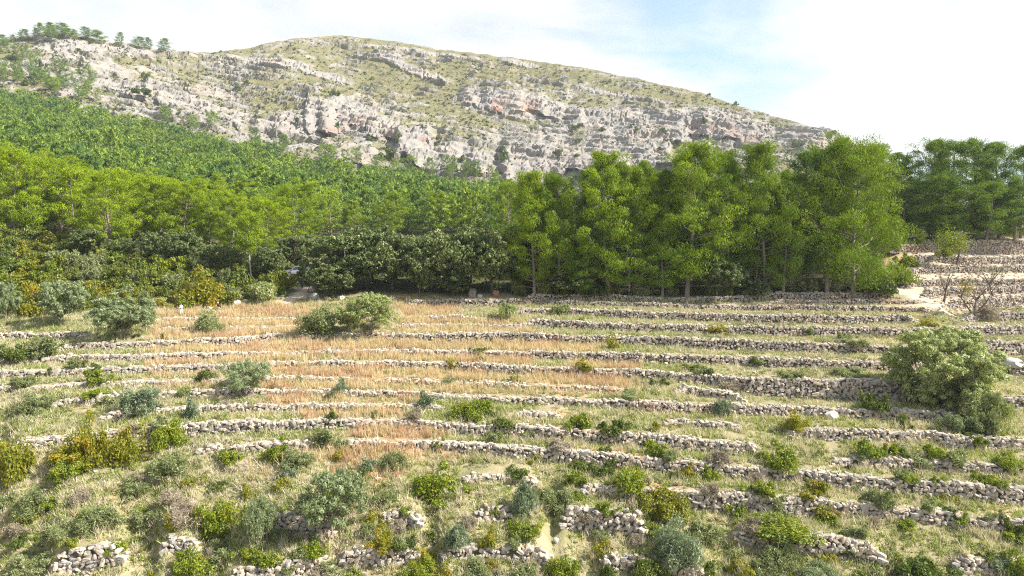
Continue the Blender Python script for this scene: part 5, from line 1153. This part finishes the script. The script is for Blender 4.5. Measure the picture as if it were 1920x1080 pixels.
# ------------------------------------------------------------------ parked car under the oak
def car(px, py, rz):
    X, Y, z = hit(px, py); root = empty('parked_car', (X, Y, z), rz); tag(root, 'silver car parked in the shade under the holm oak', 'car')
    paint = plain('silver_paint', (0.30, 0.31, 0.335), rough=0.25, metal=0.5, spec=.5); glass = plain('tinted_glass', (0.02, 0.025, 0.03), rough=0.06, spec=.6); rub_ = plain('tyre_rubber', (0.03, 0.03, 0.03), rough=.8); rim_m = plain('alloy', (0.55, 0.55, 0.56), rough=.3, metal=.9)
    lamp = plain('lamp_glass', (0.8, 0.8, 0.78), rough=.1, spec=.7); red = plain('tail_lamp_red', (0.4, 0.02, 0.02), rough=.2); blk = plain('black_plastic', (0.03, 0.03, 0.032), rough=.6)
    def extr(prof, w0, taper):
        n = len(prof); V = []
        for sgn in (-1, 1):
            for x, zz_ in prof: V.append((x, sgn * (w0 - max(0, zz_ - 0.95) * taper), zz_))
        Fa = [[i, (i + 1) % n, n + (i + 1) % n, n + i] for i in range(n)]
        me = bpy.data.meshes.new('body'); me.from_pydata(V, [], Fa + [list(range(n - 1, -1, -1)), list(range(n, 2 * n))]); me.update(); return me
    body = extr([(-2.1,.35),(-2.15,.62),(-2.08,.88),(-1.15,1.02),(-.45,1.56),(.2,1.64),(1.35,1.60),(1.95,1.08),(2.12,.98),(2.15,.5),(2.08,.33),(1.72,.33),(1.62,.60),(1.35,.70),(1.08,.60),(.98,.33),(-.93,.33),(-1.03,.60),(-1.30,.70),(-1.57,.60),(-1.67,.33)], .87, .30)
    body.materials.append(paint); add('body', body, root)
    def pane(nm, pts):
        me = bpy.data.meshes.new(nm); me.from_pydata(pts, [], [list(range(len(pts)))]); me.materials.append(glass); me.update()
        o = add(nm, me, root); md = o.modifiers.new('thickness', 'SOLIDIFY'); md.thickness = 0.012; md.offset = 0
    for sgn in (-1, 1):
        yy = lambda zz_: sgn * (.884 - max(0, zz_ - .95) * .30)
        pane('side_window', [(-.95, yy(1.06), 1.06), (-.05, yy(1.06), 1.06), (-.05, yy(1.53), 1.53), (-.40, yy(1.50), 1.50)])
        pane('side_window', [(.03, yy(1.06), 1.06), (1.05, yy(1.06), 1.06), (1.05, yy(1.52), 1.52), (.03, yy(1.54), 1.54)])
        pane('side_window', [(1.12, yy(1.08), 1.08), (1.72, yy(1.1), 1.1), (1.38, yy(1.5), 1.5), (1.12, yy(1.52), 1.52)])
    pane('windscreen', [(-1.13, -.74, 1.055), (-1.13, .74, 1.055), (-.51, .64, 1.535), (-.51, -.64, 1.535)]); pane('rear_window', [(1.86, -.7, 1.19), (1.86, .7, 1.19), (1.47, .62, 1.52), (1.47, -.62, 1.52)])
    for x in (-1.30, 1.35):
        for sgn in (-1, 1):
            th = np.linspace(0, 2 * pi, 20, endpoint=False)
            def disc(r0, r1, yo, yi):
                V = []; 
                for rr, yv in ((r1, yi), (r0, yi), (r0, yo), (r1, yo)): V += [(rr * math.cos(a), yv, rr * math.sin(a)) for a in th]
                Q = [[k * 20 + i, k * 20 + (i + 1) % 20, ((k + 1) % 4) * 20 + (i + 1) % 20, ((k + 1) % 4) * 20 + i] for k in range(4) for i in range(20)]
                return V, Q
            wh = add('wheel', None, root, (x, sgn * .80, .33))
            for nm, r0, r1, m_, yo in (('tyre', .33, .21, rub_, .10), ('rim', .21, .02, rim_m, .08)):
                V, Q = disc(r0, r1, sgn * yo, -sgn * .10); me = bpy.data.meshes.new(nm); me.from_pydata(V, [], Q); me.materials.append(m_); me.update(); add(nm, me, wh)
    def boxo(nm, c, s, m_):
        V = [(c[0] + sx * s[0] / 2, c[1] + sy * s[1] / 2, c[2] + sz * s[2] / 2) for sx in (-1, 1) for sy in (-1, 1) for sz in (-1, 1)]
        me = bpy.data.meshes.new(nm); me.from_pydata(V, [], [(0, 1, 3, 2), (4, 6, 7, 5), (0, 4, 5, 1), (2, 3, 7, 6), (0, 2, 6, 4), (1, 5, 7, 3)]); me.materials.append(m_); me.update(); add(nm, me, root)
    for sgn in (-1, 1):
        boxo('headlight', (-2.10, sgn * .62, .76), (.12, .34, .15), lamp); boxo('tail_light', (2.10, sgn * .68, .95), (.10, .2, .26), red); boxo('wing_mirror', (-.86, sgn * .95, 1.10), (.14, .2, .13), paint); boxo('roof_rail', (.45, sgn * .60, 1.665), (1.5, .04, .05), blk)
    boxo('bumper', (-2.13, 0, .45), (.10, 1.6, .18), blk); boxo('bumper', (2.14, 0, .45), (.10, 1.6, .18), blk)
car(558, 517, radians(14))

# ------------------------------------------------------------------ two people at the top of the dry grass
def person(px, py, label, facing, pose, mats):
    """One continuous skinned body (skin modifier, applied), cap and hair as children."""
    X, Y, z = hit(px, py); root = empty('person', (X, Y, z), facing); tag(root, label, 'person')
    J, E, R_ = [], [], []
    def pt(p, r, parent=None):
        J.append(p); R_.append(r); i = len(J) - 1
        if parent is not None: E.append((parent, i))
        return i
    k = pose
    hipz = 0.93 if k == 'stand' else 0.42
    tilt = 0.02 if k == 'stand' else -0.16
    pel = pt((0, 0, hipz), .135); bel = pt((0, tilt * .4, hipz + .18), .125, pel); che = pt((0, tilt, hipz + .37), .145, bel); nk0 = pt((0, tilt * 1.2, hipz + .50), .075, che); nk = pt((0, tilt * 1.3, hipz + .56), .055, nk0)
    h0 = pt((0, tilt * 1.5 - .01, hipz + .65), .088, nk); h1 = pt((0, tilt * 1.5 - .015, hipz + .75), .098, h0); pt((0, tilt * 1.5, hipz + .81), .06, h1)
    pt((0, tilt * 1.5 - .125, hipz + .69), .014, h1)                                        # nose
    for s in (-1, 1):
        pt((s * .10, tilt * 1.5, hipz + .72), .018, h1)                                    # ears
        sh = pt((s * .17, tilt, hipz + .46), .068, che)
        el = pt((s * .25, tilt + .02, hipz + .20), .048, sh)
        ha = pt((s * .12, tilt - .24, hipz + .14), .034, el) if k == 'stand' else pt((s * .20, tilt - .25, hipz + .10), .034, el)
        c = np.array(J[ha]); dv = np.array([-s * .35, -.9, .05]); pm = pt(tuple(c + dv * .06), .036, ha)
        for f_ in range(4):
            kn = pt(tuple(c + dv * .11 + np.array([s * (f_ - 1.5) * .02, 0, .0])), .010, pm); pt(tuple(c + dv * (.15 - .01 * abs(f_ - 1)) + np.array([s * (f_ - 1.5) * .022, .005, -.03])), .008, kn)
        th_ = pt(tuple(c + dv * .07 + np.array([-s * .045, 0, .015])), .011, pm); pt(tuple(c + dv * .10 + np.array([-s * .05, 0, .0])), .009, th_)
        if k == 'stand':
            hp = pt((s * .095, 0, hipz - .06), .098, pel); kne = pt((s * .115, -.02, .49), .068, hp); an_ = pt((s * .12, .02, .09), .046, kne)
        else:
            hp = pt((s * .10, -.02, hipz - .02), .10, pel); kne = pt((s * .16, -.36, .46), .07, hp); an_ = pt((s * .15, -.16, .08), .046, kne)
        b_ = J[an_]; pt((b_[0] + s * .02, b_[1] - .15, .035), .038, an_)
    me = bpy.data.meshes.new('body'); me.from_pydata([tuple(map(float, p)) for p in J], E, []); me.update()
    o = add('body', me, root); md = o.modifiers.new('skin', 'SKIN'); md.use_smooth_shade = True
    for i, rr in enumerate(R_):
        sv = me.skin_vertices[0].data[i]; sv.radius = (rr, rr * (0.78 if i in (bel, che, pel) else 1)); sv.use_root = (i == pel)
    sb = o.modifiers.new('smooth', 'SUBSURF'); sb.levels = 1; sb.render_levels = 1
    bpy.context.view_layer.update(); dg = bpy.context.evaluated_depsgraph_get()
    m2 = bpy.data.meshes.new_from_object(o.evaluated_get(dg)); m2.name = 'body'; o.modifiers.clear(); o.data = m2; bpy.data.meshes.remove(me)
    m2.materials.clear()
    for m_ in mats: m2.materials.append(m_)
    hands = [np.array(J[i]) for i in range(len(J)) if R_[i] in (.036,)]
    for p in m2.polygons:
        c = p.center; i_ = 1
        if c.z > hipz + .545 or min((np.linalg.norm(np.array(c) - hnd) for hnd in hands)) < .11: i_ = 0
        elif c.z < .11: i_ = 3
        elif c.z < hipz - .0 and k == 'stand' or (k != 'stand' and (c.z < hipz + .05)): i_ = 2
        p.material_index = i_
    # cap or hair: a shell over the skull
    th = np.linspace(0, 2 * pi, 16, endpoint=False); V, Q = [], []
    cz_ = hipz + .745; cy = tilt * 1.5 - .012
    for rr, dz in ((.112, -.01), (.110, .04), (.085, .088), (.03, .108)): V += [(rr * math.cos(a), cy + rr * 1.12 * math.sin(a), cz_ + dz) for a in th]
    for q in range(3): Q += [[q * 16 + i, q * 16 + (i + 1) % 16, (q + 1) * 16 + (i + 1) % 16, (q + 1) * 16 + i] for i in range(16)]
    Q.append(list(range(48, 64)))
    cm_ = bpy.data.meshes.new('hair'); cm_.from_pydata(V, [], Q); cm_.materials.append(mats[4]); cm_.update(); add('hair', cm_, root)
    if k == 'stand':
        V, Q = [], []
        for rr, dz in ((.150, -.035), (.152, .035)): V += [(rr * math.cos(a), .01 + rr * .80 * math.sin(a), hipz + .06 + dz) for a in th]
        Q = [[i, (i + 1) % 16, 16 + (i + 1) % 16, 16 + i] for i in range(16)]
        bm_ = bpy.data.meshes.new('belt'); bm_.from_pydata(V, [], Q); bm_.materials.append(mats[4]); bm_.update(); add('belt', bm_, root)
skin = plain('skin', (0.42, 0.26, 0.19), rough=.6); white_c = plain('white_cloth', (0.78, 0.77, 0.78), (0.70, 0.69, 0.71), 9, rough=.9); dark_c = plain('navy_cloth', (0.03, 0.032, 0.06), (0.05, 0.05, 0.085), 9, rough=.9); boot = plain('brown_boot', (0.07, 0.045, 0.03), rough=.7); dk_hair = plain('dark_hair', (0.02, 0.018, 0.018), rough=.7); straw = plain('pale_straw_hat', (0.55, 0.47, 0.36), rough=.9); grey_c = plain('grey_cloth', (0.30, 0.28, 0.32), rough=.9)
person(339.5, 591, 'person in white clothes with dark hair standing in the dry grass', 0.15, 'stand', [skin, white_c, white_c, boot, dk_hair])
person(411, 582, 'person in dark clothes with a pale hat crouching by the maquis', -0.5, 'crouch', [skin, dark_c, grey_c, boot, straw])

# ------------------------------------------------------------------ labels told apart
from collections import defaultdict
gr = defaultdict(list)
for o, b, px in PEND: gr[b].append((px, o))
ORD = ['leftmost', 'second from left', 'third from left', 'fourth from left', 'fifth from left', 'sixth from left', 'seventh from left', 'eighth from left', 'ninth from left', 'tenth from left', 'eleventh from left', 'twelfth from left', 'thirteenth from left', 'fourteenth from left', 'fifteenth from left', 'sixteenth from left']
for b, lst in gr.items():
    lst.sort(key=lambda q: q[0]); n = len(lst)
    for i, (_, o) in enumerate(lst):
        if n == 1: o['label'] = b
        elif n == 2: o['label'] = b + (', the left one' if i == 0 else ', the right one')
        elif i == n - 1: o['label'] = b + ', the rightmost'
        else: o['label'] = b + ', the ' + (ORD[i] if i < len(ORD) else f'one counted {i + 1} from left')

# ------------------------------------------------------------------ air between here and the mountain
hm_, t, o_ = new_mat('pale_air')
pv = N(t, 'ShaderNodeVolumePrincipled'); pv.inputs['Density'].default_value = 0.00012; pv.inputs['Color'].default_value = (0.84, 0.91, 1.0, 1); pv.inputs['Anisotropy'].default_value = 0.2
t.links.new(pv.outputs[0], o_.inputs['Volume'])
zmin = min(float(GV[..., 2].min()), float(ZZ.min()), float(PZ.min())) - 1.5; zmax = float(PZ.max()) + 30
V = [(x, y, q) for x in (-1400, 1400) for y in (-200, 1300) for q in (zmin, zmax)]
hz_ = bpy.data.meshes.new('haze'); hz_.from_pydata(V, [], [(0, 1, 3, 2), (4, 6, 7, 5), (0, 4, 5, 1), (2, 3, 7, 6), (0, 2, 6, 4), (1, 5, 7, 3)]); hz_.materials.append(hm_); hz_.update()
tag(add('haze', hz_), kind='stuff')
print('STATS individual stones', N_EACH, 'far pines', len(far), 'grass tris', nt_, 'objects', len(bpy.data.objects))
